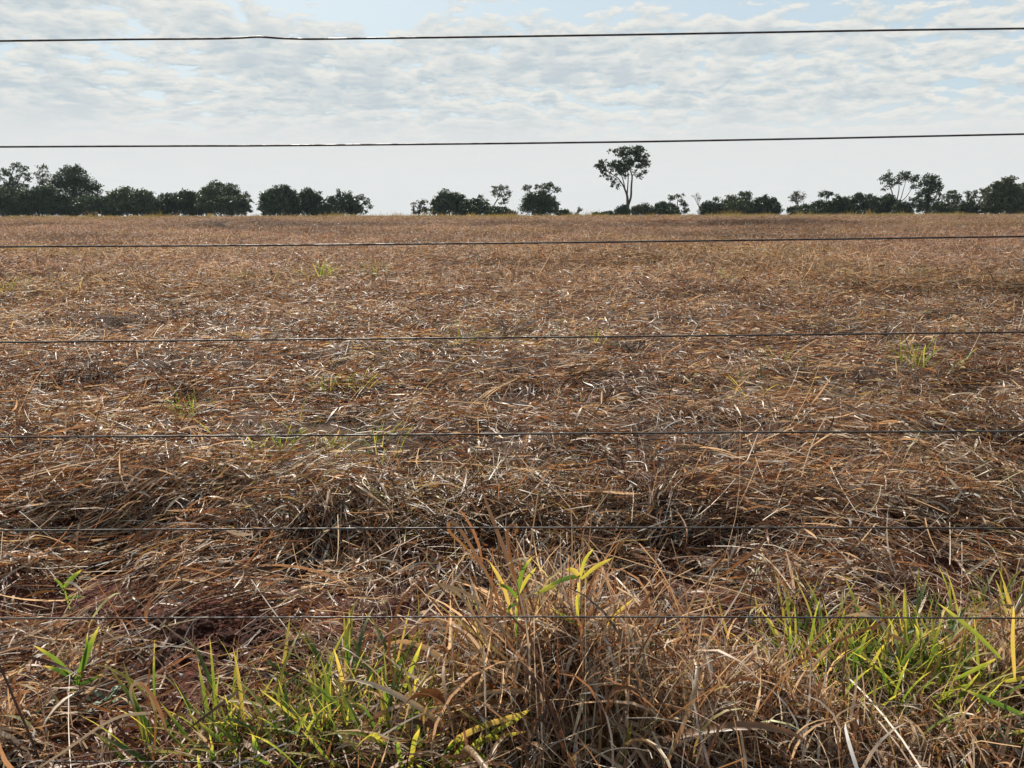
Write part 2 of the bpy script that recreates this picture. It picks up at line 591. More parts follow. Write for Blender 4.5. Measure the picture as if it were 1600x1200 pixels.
straw_v, straw_q, straw_c, off = [], [], [], 0


def add_straw(x, y, rg, seg, shift=0.0, **kw):
    global off
    v, q, per = straw_batch(x, y, rg, seg, **kw)
    c = np.repeat(straw_colors(len(x), x, y, rg, shift), per, 0)
    straw_v.append(v); straw_q.append(q + off); straw_c.append(c); off += len(v)


# strip under the fence
x, y = wedge_points(60000, 1.15, 3.1, 2.0, rng)
k = soil_keep(x, y, rng) & (clump(x, y) > rng.random(len(x)))
add_straw(x[k], y[k], rng, 5, lmin=0.03, lmax=0.55, zlift=0.055, wscale=0.9, leaf_share=0.34, lmean=0.125, up_share=0.06)
# edge of the mown mat: heaped
x = rng.uniform(-4.4, 4.4, 18000); y = ridge_y(x) + rng.normal(0.12, 0.2, len(x))
add_straw(x, y, rng, 5, lmin=0.05, lmax=0.6, zlift=0.06, leaf_share=0.33, wscale=0.9, lmean=0.13, up_share=0.05)
# mat, near
x, y = wedge_points(92000, 2.9, 5.4, 2.0, rng)
k = clump(x, y) > rng.random(len(x))
add_straw(x[k], y[k], rng, 4, lmin=0.03, lmax=0.5, zlift=0.06, lmean=0.12, wscale=1.0, leaf_share=0.34)
# mat, middle
x, y = wedge_points(114000, 5.3, 11.5, 2.0, rng)
add_straw(x, y, rng, 3, lmin=0.04, lmax=0.5, zlift=0.06, lmean=0.105, wscale=1.2, up_share=0.06, leaf_share=0.36)
straw = obj('straw_litter', mesh_from('straw_litter', np.concatenate(straw_v), np.concatenate(straw_q), np.concatenate(straw_c)), MAT_STRAW,
            kind='stuff', label='brown cut straw lying in a thick tangled mat over the field', category='straw')
del straw_v, straw_q, straw_c

# far mat: patches of straw spread by geometry nodes
SRC = bpy.data.collections.new('straw_sources')
for k in range(6):
    rg = np.random.default_rng(100 + k)
    n = 1450
    x = rg.uniform(-0.9, 0.9, n); y = rg.uniform(-0.9, 0.9, n)
    v, q, per = straw_batch(x, y, rg, 2, 0.04, 0.4, wscale=1.25, local=True, zlift=0.06, up_share=0.10, lmean=0.13)
    c = np.minimum(np.repeat(straw_colors(n, x + k * 13, y, rg, 0.03), per, 0), np.array((0.44, 0.345, 0.26)))
    o = bpy.data.objects.new('straw_patch', mesh_from('straw_patch', v, q, c))
    o.data.materials.append(MAT_STRAW_FAR)
    SRC.objects.link(o)
SRC2 = bpy.data.collections.new('grass_sources')
for k in range(4):
    rg = np.random.default_rng(200 + k)
    n = 34
    az = rg.uniform(-math.pi, math.pi, n); ln = rg.uniform(0.12, 0.42, n)
    c, w = ribbons(np.stack([rg.normal(0, .12, n), rg.normal(0, .12, n), ln * 0.42], -1), az, rg.uniform(0.9, 1.45, n), ln, rg.uniform(.008, .016, n),
                   rg.normal(0, .3, n), rg.normal(-.5, .4, n), rg.uniform(-1.5, 1.5, n), rg.normal(0, .8, n), 3, np.ones(n))
    v = np.stack([c - w, c + w], 2).reshape(-1, 3)
    base = (np.arange(n) * 8)[:, None] + (np.arange(3) * 2)[None]
    q = np.stack([base, base + 1, base + 3, base + 2], -1).reshape(-1, 4)
    f = rg.random((n, 1))
    cc = np.array((0.30, 0.23, 0.10)) * f + np.array((0.17, 0.17, 0.05)) * (1 - f)
    o = bpy.data.objects.new('grass_clump', mesh_from('grass_clump', v, q, np.repeat(cc, 8, 0)))
    o.data.materials.append(MAT_STRAW_FAR)
    SRC2.objects.link(o)


def scatter(name, pts, rot, scl, tint, source, nvar, **props):
    me = bpy.data.meshes.new(name)
    me.vertices.add(len(pts))
    me.vertices.foreach_set('co', np.asarray(pts, np.float32).ravel())
    for an, ty, dat, key in (('rot', 'FLOAT_VECTOR', rot, 'vector'), ('scl', 'FLOAT', scl, 'value'), ('tint', 'FLOAT_COLOR', tint, 'color'),
                             ('idx', 'INT', rng.integers(0, nvar, len(pts)), 'value')):
        a = me.attributes.new(an, ty, 'POINT')
        a.data.foreach_set(key, np.ascontiguousarray(dat, np.int32 if ty == 'INT' else np.float32).ravel())
    me.update()
    o = obj(name, me, None, **props)
    g = bpy.data.node_groups.new(name, 'GeometryNodeTree')
    g.interface.new_socket('Geometry', in_out='INPUT', socket_type='NodeSocketGeometry')
    g.interface.new_socket('Geometry', in_out='OUTPUT', socket_type='NodeSocketGeometry')
    gi = g.nodes.new('NodeGroupInput'); go = g.nodes.new('NodeGroupOutput')
    ci = g.nodes.new('GeometryNodeCollectionInfo')
    ci.inputs['Collection'].default_value = source
    ci.inputs['Separate Children'].default_value = True
    ci.inputs['Reset Children'].default_value = True
    iop = g.nodes.new('GeometryNodeInstanceOnPoints')
    iop.inputs['Pick Instance'].default_value = True

    def named(nm, ty):
        a = g.nodes.new('GeometryNodeInputNamedAttribute')
        a.data_type = ty
        a.inputs['Name'].default_value = nm
        return a.outputs['Attribute']
    e2r = g.nodes.new('FunctionNodeEulerToRotation')
    L = g.links.new
    L(named('rot', 'FLOAT_VECTOR'), e2r.inputs[0])
    L(e2r.outputs[0], iop.inputs['Rotation'])
    L(named('scl', 'FLOAT'), iop.inputs['Scale'])
    L(named('idx', 'INT'), iop.inputs['Instance Index'])
    L(gi.outputs[0], iop.inputs['Points'])
    L(ci.outputs[0], iop.inputs['Instance'])
    L(iop.outputs[0], go.inputs[0])
    md = o.modifiers.new('scatter', 'NODES')
    md.node_group = g
    return o


def slope_rot(x, y, spin):
    e = 0.5
    sx = (height(x + e, y) - height(x - e, y)) / (2 * e)
    sy = (height(x, y + e) - height(x, y - e)) / (2 * e)
    # euler XYZ: spin first is not possible, so tilt in the spun frame
    c, s = np.cos(spin), np.sin(spin)
    return np.stack([np.arctan(-s * sx + c * sy), -np.arctan(c * sx + s * sy), spin], -1)


xs, yy = [], []
for (a, b, nn) in ((10.6, 30, 1600), (30, 70, 4200), (70, 142, 7200)):
    x, y = wedge_points(nn, a, b, 2.0, rng)
    xs.append(x); yy.append(y)
x = np.concatenate(xs); y = np.concatenate(yy)
scl = np.where(y < 30, 1.0, np.where(y < 70, 1.1, 1.5)) * rng.uniform(0.9, 1.15, len(x))
pt = vnoise(x / 4.0, y / 3.0, 51) * 0.5 + vnoise(x / 1.5, y / 2.0, 52) * 0.5
tint = np.ones((len(x), 4))
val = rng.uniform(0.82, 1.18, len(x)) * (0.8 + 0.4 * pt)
heap_shade = np.exp(-((y - 50 - 7 * (vnoise(x / 9.0, y * 0, 8) - 0.5)) / 4.0) ** 2) * sstep(0.25, 0.6, vnoise(x / 5.0, y / 3.0, 9))  # shade of the raked row, painted as a darker straw tint
heap_shade = np.maximum(heap_shade, sstep(0.60, 0.80, vnoise(x / 3.2 + 5, y / 2.2, 54)) * 0.8)      # shade of scattered heaps, painted into the tint as well
val = val * (1 - 0.58 * heap_shade) * 1.14
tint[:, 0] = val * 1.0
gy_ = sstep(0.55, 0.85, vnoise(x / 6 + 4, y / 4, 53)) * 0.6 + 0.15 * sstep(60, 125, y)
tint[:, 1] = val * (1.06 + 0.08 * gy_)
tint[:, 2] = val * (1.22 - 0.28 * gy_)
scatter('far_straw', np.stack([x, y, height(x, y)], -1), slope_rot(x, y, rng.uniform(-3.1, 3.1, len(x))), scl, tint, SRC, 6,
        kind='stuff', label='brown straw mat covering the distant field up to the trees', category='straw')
# grass standing on the far crest and thinly in the field
x, y = wedge_points(11000, 78, 146, 3.0, rng)
x2, y2 = wedge_points(1500, 18, 100, 2.0, rng)
k2 = vnoise(x2 / 5, y2 / 4, 61) > 0.62
x = np.concatenate([x, x2[k2]]); y = np.concatenate([y, y2[k2]])
val = rng.uniform(0.7, 1.2, len(x))
tint = np.stack([val * 0.95, val * 0.98, val * 0.95, np.ones(len(x))], -1)
sc_ = rng.uniform(0.4, 1.0, len(x)) ** 1.5 * np.where(y > 78, 1.1 + 1.9 * vnoise(x / 6, y / 9, 62) * sstep(100, 130, y), 0.6)
sc_ = sc_ * np.where(rng.random(len(x)) < 0.05, 1.9, 1.0)
scatter('far_grass', np.stack([x, y, height(x, y)], -1), np.stack([0 * x, 0 * x, rng.uniform(-3, 3, len(x))], -1), sc_, tint, SRC2, 4,
        kind='stuff', label='thin olive grass standing along the far edge of the field', category='grass')

# crumbs of red soil on the bare spots
SRC3 = bpy.data.collections.new('crumb_sources')
import bmesh
for k in range(4):
    bm = bmesh.new()
    bmesh.ops.create_icosphere(bm, subdivisions=2, radius=1.0)
    rg = np.random.default_rng(300 + k)
    ph = rg.uniform(0, 6, 6)
    for v_ in bm.verts:
        c_ = v_.co
        f_ = 1 + 0.22 * math.sin(3 * c_.x + ph[0]) + 0.2 * math.sin(4 * c_.y + ph[1]) + 0.18 * math.sin(5 * c_.z + ph[2]) + rg.normal(0, 0.07)
        v_.co = c_ * f_
        v_.co.z *= 0.7
    me = bpy.data.meshes.new('soil_crumb'); bm.to_mesh(me); bm.free()
    me.materials.append(MAT_GROUND)
    SRC3.objects.link(bpy.data.objects.new('soil_crumb', me))
cx_, cy_, cs_ = [], [], []
for (c, r) in SOIL_SPOTS:
    n = int(9000 * r * r)
    cx_.append(c[0] + rng.normal(0, r * 0.6, n)); cy_.append(c[1] + rng.normal(0, r * 0.45, n)); cs_.append(np.minimum(0.0015 + rng.gamma(0.8, 0.0042, n), 0.034))
x = np.concatenate(cx_); y = np.concatenate(cy_); sz = np.concatenate(cs_)
scatter('soil_crumbs', np.stack([x, y, height(x, y) - 0.010], -1), rng.uniform(-3, 3, (len(x), 3)) * np.array((0.2, 0.2, 1)), sz, np.ones((len(x), 4)), SRC3, 4,
        kind='stuff', label='crumbs of red soil on the bare patches near the fence', category='soil')

# long pale stalks and curled dead leaves lying on top: pieces of the litter that can be picked out
def blade_mesh(name, L, W, bend, side_bend=0.0, fold=0.25, twist=0.0, seg=8, stem=False, curl=0.0):
    """a blade starting upright at the origin and bending over towards +X; folded along its midrib"""
    s = np.linspace(0, 1, seg + 1)
    ang = bend * s ** 1.3 + curl * np.clip(s - 0.6, 0, 1) ** 2 * 6
    sb = side_bend * s
    t = np.stack([np.sin(ang) * np.cos(sb), np.sin(ang) * np.sin(sb) + 0.0 * s, np.cos(ang)], -1)
    c = np.concatenate([np.zeros((1, 3)), np.cumsum(0.5 * (t[1:] + t[:-1]) * L / seg, 0)])
    side = np.stack([-np.sin(sb), np.cos(sb), 0 * s], -1)
    nrm = np.cross(side, t)
    tw = twist * s
    a = side * np.cos(tw)[:, None] + nrm * np.sin(tw)[:, None]
    b = np.cross(t, a)
    if stem:
        prof = np.linspace(1, 0.75, seg + 1)
    else:
        prof = np.interp(s, [0, 0.12, 0.4, 0.75, 0.93, 1.0], [0.45, 0.8, 1.0, 0.75, 0.3, 0.03])
    w = (prof * W * 0.5)[:, None]
    f = fold
    v = np.stack([c - a * w * math.cos(f) + b * w * math.sin(f), c, c + a * w * math.cos(f) + b * w * math.sin(f)], 1)
    i = (np.arange(seg) * 3)[:, None] + np.arange(2)[None]
    q = np.stack([i, i + 1, i + 4, i + 3], -1).reshape(-1, 4)
    me = mesh_from(name, v, q, smooth_shade=True)
    uv = me.uv_layers.new(name='UVMap')
    uu = np.repeat(np.array([[0.0, 0.5, 1.0]]), seg + 1, 0).ravel()
    vv = np.repeat(s, 3)
    li = q.ravel()
    uv.data.foreach_set('uv', np.stack([uu[li], vv[li]], -1).astype(np.float32).ravel())
    return me


stalk_meshes = []
for k in range(8):
    me = blade_mesh('straw_stalk', 1.0, 0.0135 * rng.uniform(0.8, 1.3), rng.uniform(-0.5, 0.6), rng.normal(0, 0.5), 0.7, rng.normal(0, 0.6), 6, True)
    me.materials.append(MAT_STALK)
    stalk_meshes.append(me)
curl_meshes = []
for k in range(8):
    me = blade_mesh('dead_leaf', 1.0, 0.07 * rng.uniform(0.8, 1.4), rng.uniform(0.6, 2.4), rng.normal(0, 0.6), 0.5, rng.normal(0, 1.6), 8, False, rng.uniform(0, 0.8))
    me.materials.append(MAT_STALK if k % 2 else MAT_DRY)
    curl_meshes.append(me)


def place(me, name, parent, loc, rot, s):
    o = bpy.data.objects.new(name, me)
    COL.objects.link(o)
    o.parent = parent
    o.location = loc
    o.rotation_euler = rot
    o.scale = (s, s, s)
    return o


for k in range(230):
    yv = 1.9 + 7.5 * rng.random() ** 1.5
    xv = rng.uniform(-1, 1) * (0.66 * yv)
    s = rng.uniform(0.14, 0.38)
    place(stalk_meshes[k % 8], 'straw_stalk', straw, (xv, yv, float(height(xv, yv)) + rng.uniform(0.03, 0.09)),
          (rng.uniform(-0.4, 0.4), rng.uniform(1.15, 1.6), rng.normal(0, 0.6) + (math.pi if rng.random() < 0.5 else 0)), s)
for k in range(110):
    yv = 1.5 + 4.5 * rng.random() ** 1.6
    xv = rng.uniform(-1, 1) * (0.66 * yv)
    s = rng.uniform(0.06, 0.17)
    place(curl_meshes[k % 8], 'dead_leaf', straw, (xv, yv, float(height(xv, yv)) + rng.uniform(0.02, 0.07)),
          (rng.uniform(-0.6, 0.6), rng.uniform(0.2, 1.5), rng.uniform(-3.1, 3.1)), s)

# ------------------------------------------------------------------ trees
def crown_mesh(blobs, leaf, rg, cover):
    P = []
    for (c, r, d) in blobs:
        area = math.pi * r[0] * r[2]
        n = int(area * cover * d / (leaf * leaf * 0.33)) + 20
        ncl = max(8, int(n / 16))
        dirs = rg.normal(0, 1, (ncl, 3)); dirs /= np.linalg.norm(dirs, axis=1)[:, None]
        rad = rg.random(ncl) ** 0.42
        rad *= 0.86 + 0.28 * rg.random(ncl)
        cl = np.asarray(c) + dirs * rad[:, None] * np.asarray(r)
        idx = rg.integers(0, ncl, n)
        P.append(cl[idx] + rg.normal(0, 1, (n, 3)) * np.array((0.30, 0.30, 0.22)) * (0.6 + 0.08 * r[0]))
    P = np.concatenate(P)
    n = len(P)
    u = rg.normal(0, 1, (n, 3)); u /= np.linalg.norm(u, axis=1)[:, None]
    w = np.cross(u, rg.normal(0, 1, (n, 3))); w /= np.linalg.norm(w, axis=1)[:, None] + 1e-9
    sz = leaf * rg.uniform(0.6, 1.35, (n, 1))
    v = np.stack([P - u * sz * 0.5, P + w * sz * 0.32, P + u * sz * 0.5, P - w * sz * 0.32], 1)
    q = np.arange(n * 4).reshape(-1, 4)
    return mesh_from('crown', v, q)


def limb(parts, a, b, r0, r1, rg, wob=0.06, seg=6, sides=6):
    a = np.asarray(a, float); b = np.asarray(b, float)
    s = np.linspace(0, 1, seg + 1)[:, None]
    L = np.linalg.norm(b - a)
    p = a + (b - a) * s
    p[:, 2] += L * 0.10 * np.sin(np.pi * s[:, 0])
    p[1:-1] += rg.normal(0, wob * L / 2, (seg - 1, 3)) * 0.5
    parts.add(*tube(p, np.linspace(r0, r1, seg + 1), sides))
    return p


def tree(name, label, base_x, D, blobs_px, seed, leaf=0.33, cover=4.0, mat=0, stems=None, bark=MAT_BARK, twigs=2, trunk_px=2.6, group='trees along the far edge of the field'):
    """blobs_px: (x, y, rx, ry, density) as seen; stems: polylines of (x, y, thickness) in pixels"""
    rg = np.random.default_rng(seed)
    m = D / F / math.cos(PITCH) ** 0      # metres per photo pixel, roughly
    bx = at(base_x, 336, D)[0]
    bz = float(height(bx, D)) - 0.1
    cover *= 2.0 if cover < 3 else 1.15
    leaf *= 0.85 if cover < 3.4 else 1.0
    root = empty(name, (bx, D, bz), label, 'tree', group)
    org = np.array((bx, D, bz))
    blobs = []
    for (x, y_, rx, ry, d) in blobs_px:
        dy = rg.uniform(-0.45, 0.45) * rx * m
        c = at(x, y_, D + dy)
        blobs.append((c - org, (rx * m, rx * m * 0.95, ry * m), d))
    tr = Parts()
    top = max(b[0][2] for b in blobs)
    ends = []
    if stems:
        for poly in stems:
            pts = []
            rad = []
            dd = 0.0
            for i, (x, y_, th) in enumerate(poly):
                dd += rg.normal(0, 0.35) if i else 0
                p = at(x, y_, D + dd) - org
                pts.append(p); rad.append(th * m * 0.5)
            pts = np.array(pts); pts[0, 2] = min(pts[0, 2], 0.0) if poly is stems[0] else pts[0, 2]
            tt = np.linspace(0, len(pts) - 1, 4 * (len(pts) - 1) + 1)
            sm = np.stack([np.interp(tt, np.arange(len(pts)), pts[:, k]) for k in range(3)], -1)
            sm[1:-1] = 0.25 * sm[:-2] + 0.5 * sm[1:-1] + 0.25 * sm[2:]
            tr.add(*tube(sm, np.interp(tt, np.arange(len(pts)), rad), 7))
            ends.append(sm[-1]); ends.append(sm[int(len(sm) * 0.7)])
        for (c, r, d) in blobs:
            e = min(ends, key=lambda q_: np.linalg.norm(q_ - c))
            limb(tr, e, c, 0.6 * m, 0.3 * m, rg)
    else:
        r0 = trunk_px * m * 0.5
        fork = np.array((rg.normal(0, 0.15), rg.normal(0, 0.15), top * 0.32))
        limb(tr, (0, 0, -0.2), fork, r0, r0 * 0.75, rg, 0.03)
        for (c, r, d) in blobs:
            limb(tr, fork, c, r0 * 0.55, r0 * 0.16, rg)
    for (c, r, d) in blobs:
        for k in range(twigs):
            dr = rg.normal(0, 1, 3); dr /= np.linalg.norm(dr); dr[2] = abs(dr[2])
            limb(tr, c - np.array((0, 0, r[2] * 0.3)), c + dr * np.array(r) * 0.85, 0.35 * m, 0.12 * m, rg, seg=4, sides=4)
    obj('trunk', tr.mesh('trunk', smooth_shade=True), bark, root)
    obj('crown', crown_mesh(blobs, leaf, rg, cover), MAT_LEAVES[mat], root)
    return root


def dome(x0, x1, top, seed, base=337, dens=1.0, n=9):
    """a low broad crown that reaches the ground, built of uneven lobes"""
    rg = np.random.default_rng(seed)
    cx = (x0 + x1) / 2; w = (x1 - x0) / 2 * 1.06; hh = base - top
    b = [(cx, base - hh * 0.34, w * 0.86, hh * 0.36, dens), (cx + rg.uniform(-.15, .15) * w, base - hh * 0.60, w * 0.58, hh * 0.28, dens),
         (cx - w * 0.5, base - hh * 0.2, w * 0.5, hh * 0.24, dens), (cx + w * 0.5, base - hh * 0.2, w * 0.5, hh * 0.24, dens)]
    n = n + 5
    for k in range(n):
        a = math.pi * (k + rg.uniform(0.1, 0.9)) / n
        rr = rg.uniform(0.62, 0.98)
        sz = rg.uniform(0.13, 0.30)
        ca, sa = math.cos(a), math.sin(a)
        ex = math.copysign(abs(ca) ** 0.75, ca); ey = sa ** 0.7
        b.append((cx - ex * w * min(rr, 1.02 - sz), base - hh * 0.08 - ey * hh * (0.92 - sz) * rg.uniform(0.84, 1.0), w * sz * 1.15, hh * sz * 0.85, dens * rg.uniform(0.35, 1.0)))
    b.append((cx + rg.uniform(-.3, .3) * w, top + hh * 0.11, w * 0.24, hh * 0.12, dens * 0.7))
    b.append((cx + rg.uniform(-.5, .5) * w, top + hh * 0.20, w * 0.22, hh * 0.11, dens * 0.6))
    return b


T = tree
# left group
T('airy_tree', 'tall airy tree with open crown at the left end of the tree line', 14, 172,
  [(8, 268, 9, 8, .6), (27, 260, 9, 7, .7), (34, 272, 10, 7, .6), (20, 283, 12, 7, .6), (-6, 276, 9, 9, .7), (44, 280, 7, 6, .5), (40, 264, 6, 5, .4), (14, 296, 16, 9, .8), (30, 292, 14, 8, .7)], 1, cover=2.0, mat=0,
  stems=[[(13, 337, 3.4), (13, 310, 3.0), (14, 285, 2.4), (22, 262, 1)], [(13, 300, 2), (30, 280, 1.5), (36, 268, .8)], [(13, 305, 2), (4, 280, 1)]])
T('airy_tree', 'small see-through tree top just left of the large round tree', 66, 178,
  [(68, 262, 9, 6, .5), (60, 272, 7, 6, .5), (74, 274, 7, 6, .5), (66, 284, 12, 8, .8), (70, 296, 14, 9, .9)], 2, cover=1.6, mat=1,
  stems=[[(66, 337, 2.4), (66, 300, 2), (66, 268, .8)], [(66, 300, 1.4), (74, 272, .7)]])
T('round_tree', 'large round tree with leaf clusters, tallest of the left group', 117, 168,
  [(113, 272, 20, 12, .9), (100, 282, 16, 12, .8), (132, 284, 16, 11, .8), (117, 292, 24, 12, .85), (144, 293, 11, 9, .6), (152, 300, 8, 7, .5), (88, 290, 10, 12, .6), (120, 310, 28, 14, .8),
   (140, 316, 14, 10, .6), (118, 264, 12, 6, .7), (154, 292, 6, 5, .4), (146, 308, 7, 6, .4)], 3, cover=2.9, mat=0,
  stems=[[(117, 337, 4.5), (117, 310, 3.6), (114, 285, 2), (113, 270, 1)], [(117, 312, 2.5), (136, 292, 1.2), (148, 290, .7)], [(117, 312, 2.5), (98, 286, 1)]])
T('dense_tree', 'dense dark thicket tree at the left edge of the photo', 6, 160, dome(-45, 52, 288, 4), 4, cover=4.2)
T('dense_tree', 'dense dark low tree under the large round tree', 62, 158, dome(20, 108, 288, 5), 5, cover=4.2)
T('dense_tree', 'low dark tree filling between the large round tree and the next', 146, 160, dome(98, 184, 304, 6), 6, cover=3.8)
T('dense_tree', 'broad dense tree right of the large round tree', 200, 165, dome(156, 250, 291, 7), 7, cover=4.0, mat=1)
T('airy_tree', 'thin pale gapped tree right of the broad dense tree', 235, 172, [(232, 310, 9, 8, .8), (238, 322, 9, 9, .8), (228, 325, 8, 8, .8), (244, 316, 5, 6, .5)], 8, cover=1.9, mat=1)
T('dense_tree', 'dark rounded tree left of the domed tree', 275, 163, dome(238, 322, 297, 9), 9, cover=4.2)
T('airy_tree', 'thin leafy tree peeking between two dark trees', 302, 176, [(300, 304, 10, 7, .7), (308, 312, 10, 9, .8), (294, 314, 8, 8, .7)], 10, cover=1.8, mat=2)
T('domed_tree', 'tall domed tree closing the left group', 346, 162,
  dome(306, 388, 282, 11) + [(386, 318, 9, 9, .5), (390, 328, 6, 7, .5), (380, 306, 9, 8, .6), (322, 300, 10, 8, .5)], 11, cover=3.6, mat=1)
# second group
T('dense_tree', 'dark round tree at the left of the second group', 434, 160, dome(404, 468, 287, 12) + [(410, 308, 5, 7, .5), (408, 324, 5, 6, .5)], 12, cover=3.8)
T('dense_tree', 'dark flat-topped tree in the middle of the second group', 480, 164, dome(448, 508, 294, 13), 13, cover=4.2)
T('leaning_tree', 'tree with a long drooping arm on its right side', 532, 161,
  dome(502, 566, 304, 14) + [(531, 302, 8, 7, .8), (541, 306, 9, 8, .8), (558, 308, 10, 7, .6), (571, 315, 9, 6, .6), (577, 322, 5, 5, .5), (572, 332, 4, 4, .4), (515, 312, 8, 6, .7)], 14, cover=3.2, mat=0,
  stems=[[(534, 338, 4), (536, 325, 3), (534, 308, 1.2)], [(537, 328, 2), (557, 327, 1.4), (570, 317, .7)]])
# third group
T('airy_tree', 'small gapped tree at the left of the middle group', 655, 166, [(650, 322, 8, 6, .6), (660, 317, 9, 4, .8), (664, 326, 8, 8, .8), (648, 331, 6, 5, .6), (655, 333, 8, 4, .7)], 15, cover=1.8, mat=1)
T('dense_tree', 'dense dark dome tree in the middle group', 703, 163, dome(672, 734, 296, 16), 16, cover=4.3)
T('airy_tree', 'twiggy thin crown behind the middle group', 756, 176, [(752, 306, 7, 5, .5), (758, 314, 7, 6, .5), (762, 320, 6, 5, .5)], 17, cover=1.2, mat=2,
  stems=[[(750, 337, 1.8), (752, 318, 1.2), (756, 306, .6)]], twigs=4)
T('dense_tree', 'low dark tree right of the dense dome', 741, 160, dome(718, 766, 309, 18), 18, cover=4.0)
T('slender_tree', 'slender leaning tree with a fan-shaped crown above low bushes', 768, 170,
  [(778, 296, 10, 5, .7), (788, 293, 9, 4, .7), (794, 302, 7, 5, .7), (780, 305, 9, 5, .5), (791, 312, 6, 5, .6), (772, 301, 5, 5, .6), (786, 318, 7, 3, .5)], 19, cover=1.7, mat=1,
  stems=[[(766, 337, 2.4), (770, 324, 2), (777, 312, 1.5), (782, 298, .7)], [(776, 314, 1.2), (788, 304, .6)]], twigs=3)
T('dense_tree', 'low sloping bushy tree below the slender leaning tree', 788, 158, dome(758, 800, 322, 20) + [(803, 333, 7, 4, .9)], 20, cover=4.0)
T('round_tree', 'round dark tree with an open top layer standing alone', 843, 163,
  [(843, 318, 28, 17, 1.0), (826, 312, 10, 10, .8), (860, 314, 11, 11, .8), (842, 306, 20, 7, .7), (825, 294, 9, 5, .6), (843, 293, 8, 5, .5), (858, 290, 11, 6, .75), (869, 297, 7, 5, .6), (817, 326, 5, 7, .5),
   (868, 324, 6, 8, .6), (848, 300, 12, 4, .5), (843, 326, 30, 11, 1.0)], 21, cover=4.6, mat=0)
T('bush', 'low bush at the right foot of the lone round tree', 880, 166, dome(868, 892, 327, 22, n=5), 22, cover=3.4, mat=1)
T('palm_like_tree', 'tiny round-headed tree alone on the horizon', 905, 190, [(906, 327, 5, 3, 1.0), (905, 329, 4, 2, .8), (899, 334, 4, 2.5, .9)], 23, cover=3.0, mat=1, leaf=0.34,
  stems=[[(903, 338, 1.1), (904, 332, .9), (906, 327, .6)]])
T('bush', 'tiny bush left of the tall lone tree', 931, 188, dome(925, 937, 332, 24, n=4), 24, cover=3.2, mat=1, leaf=0.34)
T('bush', 'low wide bush near the foot of the tall lone tree', 949, 180, dome(938, 962, 330, 25, n=5), 25, cover=3.4, leaf=0.36)
# the tall lone tree
T('tall_tree', 'tallest tree with forked trunk and wide open crown', 981, 165,
  [(945, 262, 14, 10, .85), (936, 258, 8, 8, .8), (955, 254, 9, 7, .6), (968, 264, 12, 9, .95), (972, 272, 9, 7, .8), (943, 273, 8, 5, .6), (956, 280, 9, 5, .7), (957, 288, 4, 4, .6), (966, 292, 3.5, 4, .6),
   (984, 238, 16, 8, .85), (972, 233, 9, 5, .5), (960, 236, 11, 5, .3), (998, 236, 11, 7, .85), (1005, 246, 10, 7, .8), (1010, 256, 6, 6, .7), (1000, 262, 10, 6, .55), (1007, 268, 6, 4, .5),
   (990, 250, 12, 8, .6), (978, 252, 12, 6, .45), (997, 276, 7, 4, .35), (1002, 274, 4, 4, .35), (986, 256, 15, 9, .8), (962, 258, 12, 9, .8), (972, 243, 12, 8, .6), (1000, 250, 13, 9, .7), (990, 234, 18, 6, .8), (975, 262, 12, 8, .6)], 26, cover=1.75, mat=0, leaf=0.40,
  stems=[[(980, 337, 6.4), (981, 322, 5.0), (980, 305, 3.4), (974, 290, 2.2), (966, 278, 1.6), (950, 268, .9)],
         [(981, 322, 4.0), (986, 308, 3.2), (986.5, 290, 2.8), (988, 275, 2.2), (983, 262, 1.4), (980, 245, .8)],
         [(980, 303, 2.2), (981, 288, 1.8), (982, 270, 1.4), (976, 258, .8)],
         [(977, 298, 2.0), (974, 282, 1.5), (968, 266, .8)],
         [(988, 275, 1.5), (996, 264, 1.1), (1003, 254, .8), (1004, 246, .5)],
         [(984, 264, 1.2), (990, 252, .9), (996, 240, .5)],
         [(980, 250, 1.0), (968, 240, .7), (958, 235, .4)]], twigs=3)
T('bush', 'dark bush touching the foot of the tall lone tree', 971, 162, dome(961, 984, 320, 27, n=6), 27, cover=3.8)
T('bush', 'brownish dome bush right of the tall lone tree', 1002, 164, dome(984, 1022, 318, 28, n=7), 28, cover=3.6, mat=2)
T('dense_tree', 'dark tree second to the right of the tall lone tree', 1040, 162, dome(1018, 1062, 315, 29), 29, cover=4.0)
T('airy_tree', 'thin tree with a small raised tuft beside the bare tree', 1056, 170, [(1049, 309, 7, 4, .9), (1060, 305, 8, 4, .45), (1064, 314, 6, 6, .45), (1070, 322, 6, 6, .7), (1072, 330, 6, 5, .8)], 30, cover=2.0, mat=1,
  stems=[[(1058, 337, 2), (1058, 320, 1.5), (1060, 306, .7)]], twigs=3)
# group right of the bare tree
T('dense_tree', 'low dark tree right of the bare tree', 1108, 162, dome(1091, 1130, 314, 31) + [(1121, 312, 7, 4, .4), (1118, 310, 4, 3, .4)], 31, cover=3.8)
T('dense_tree', 'broad twin-topped tree in the centre of the right middle group', 1155, 164, dome(1122, 1184, 304, 32) + [(1158, 304, 7, 4, .9), (1170, 304, 7, 5, .9)], 32, cover=4.0, mat=1)
T('dense_tree', 'dark tree at the right end of the right middle group', 1196, 161, dome(1172, 1218, 305, 33) + [(1217, 328, 6, 6, .8), (1208, 314, 6, 5, .5)], 33, cover=3.8)
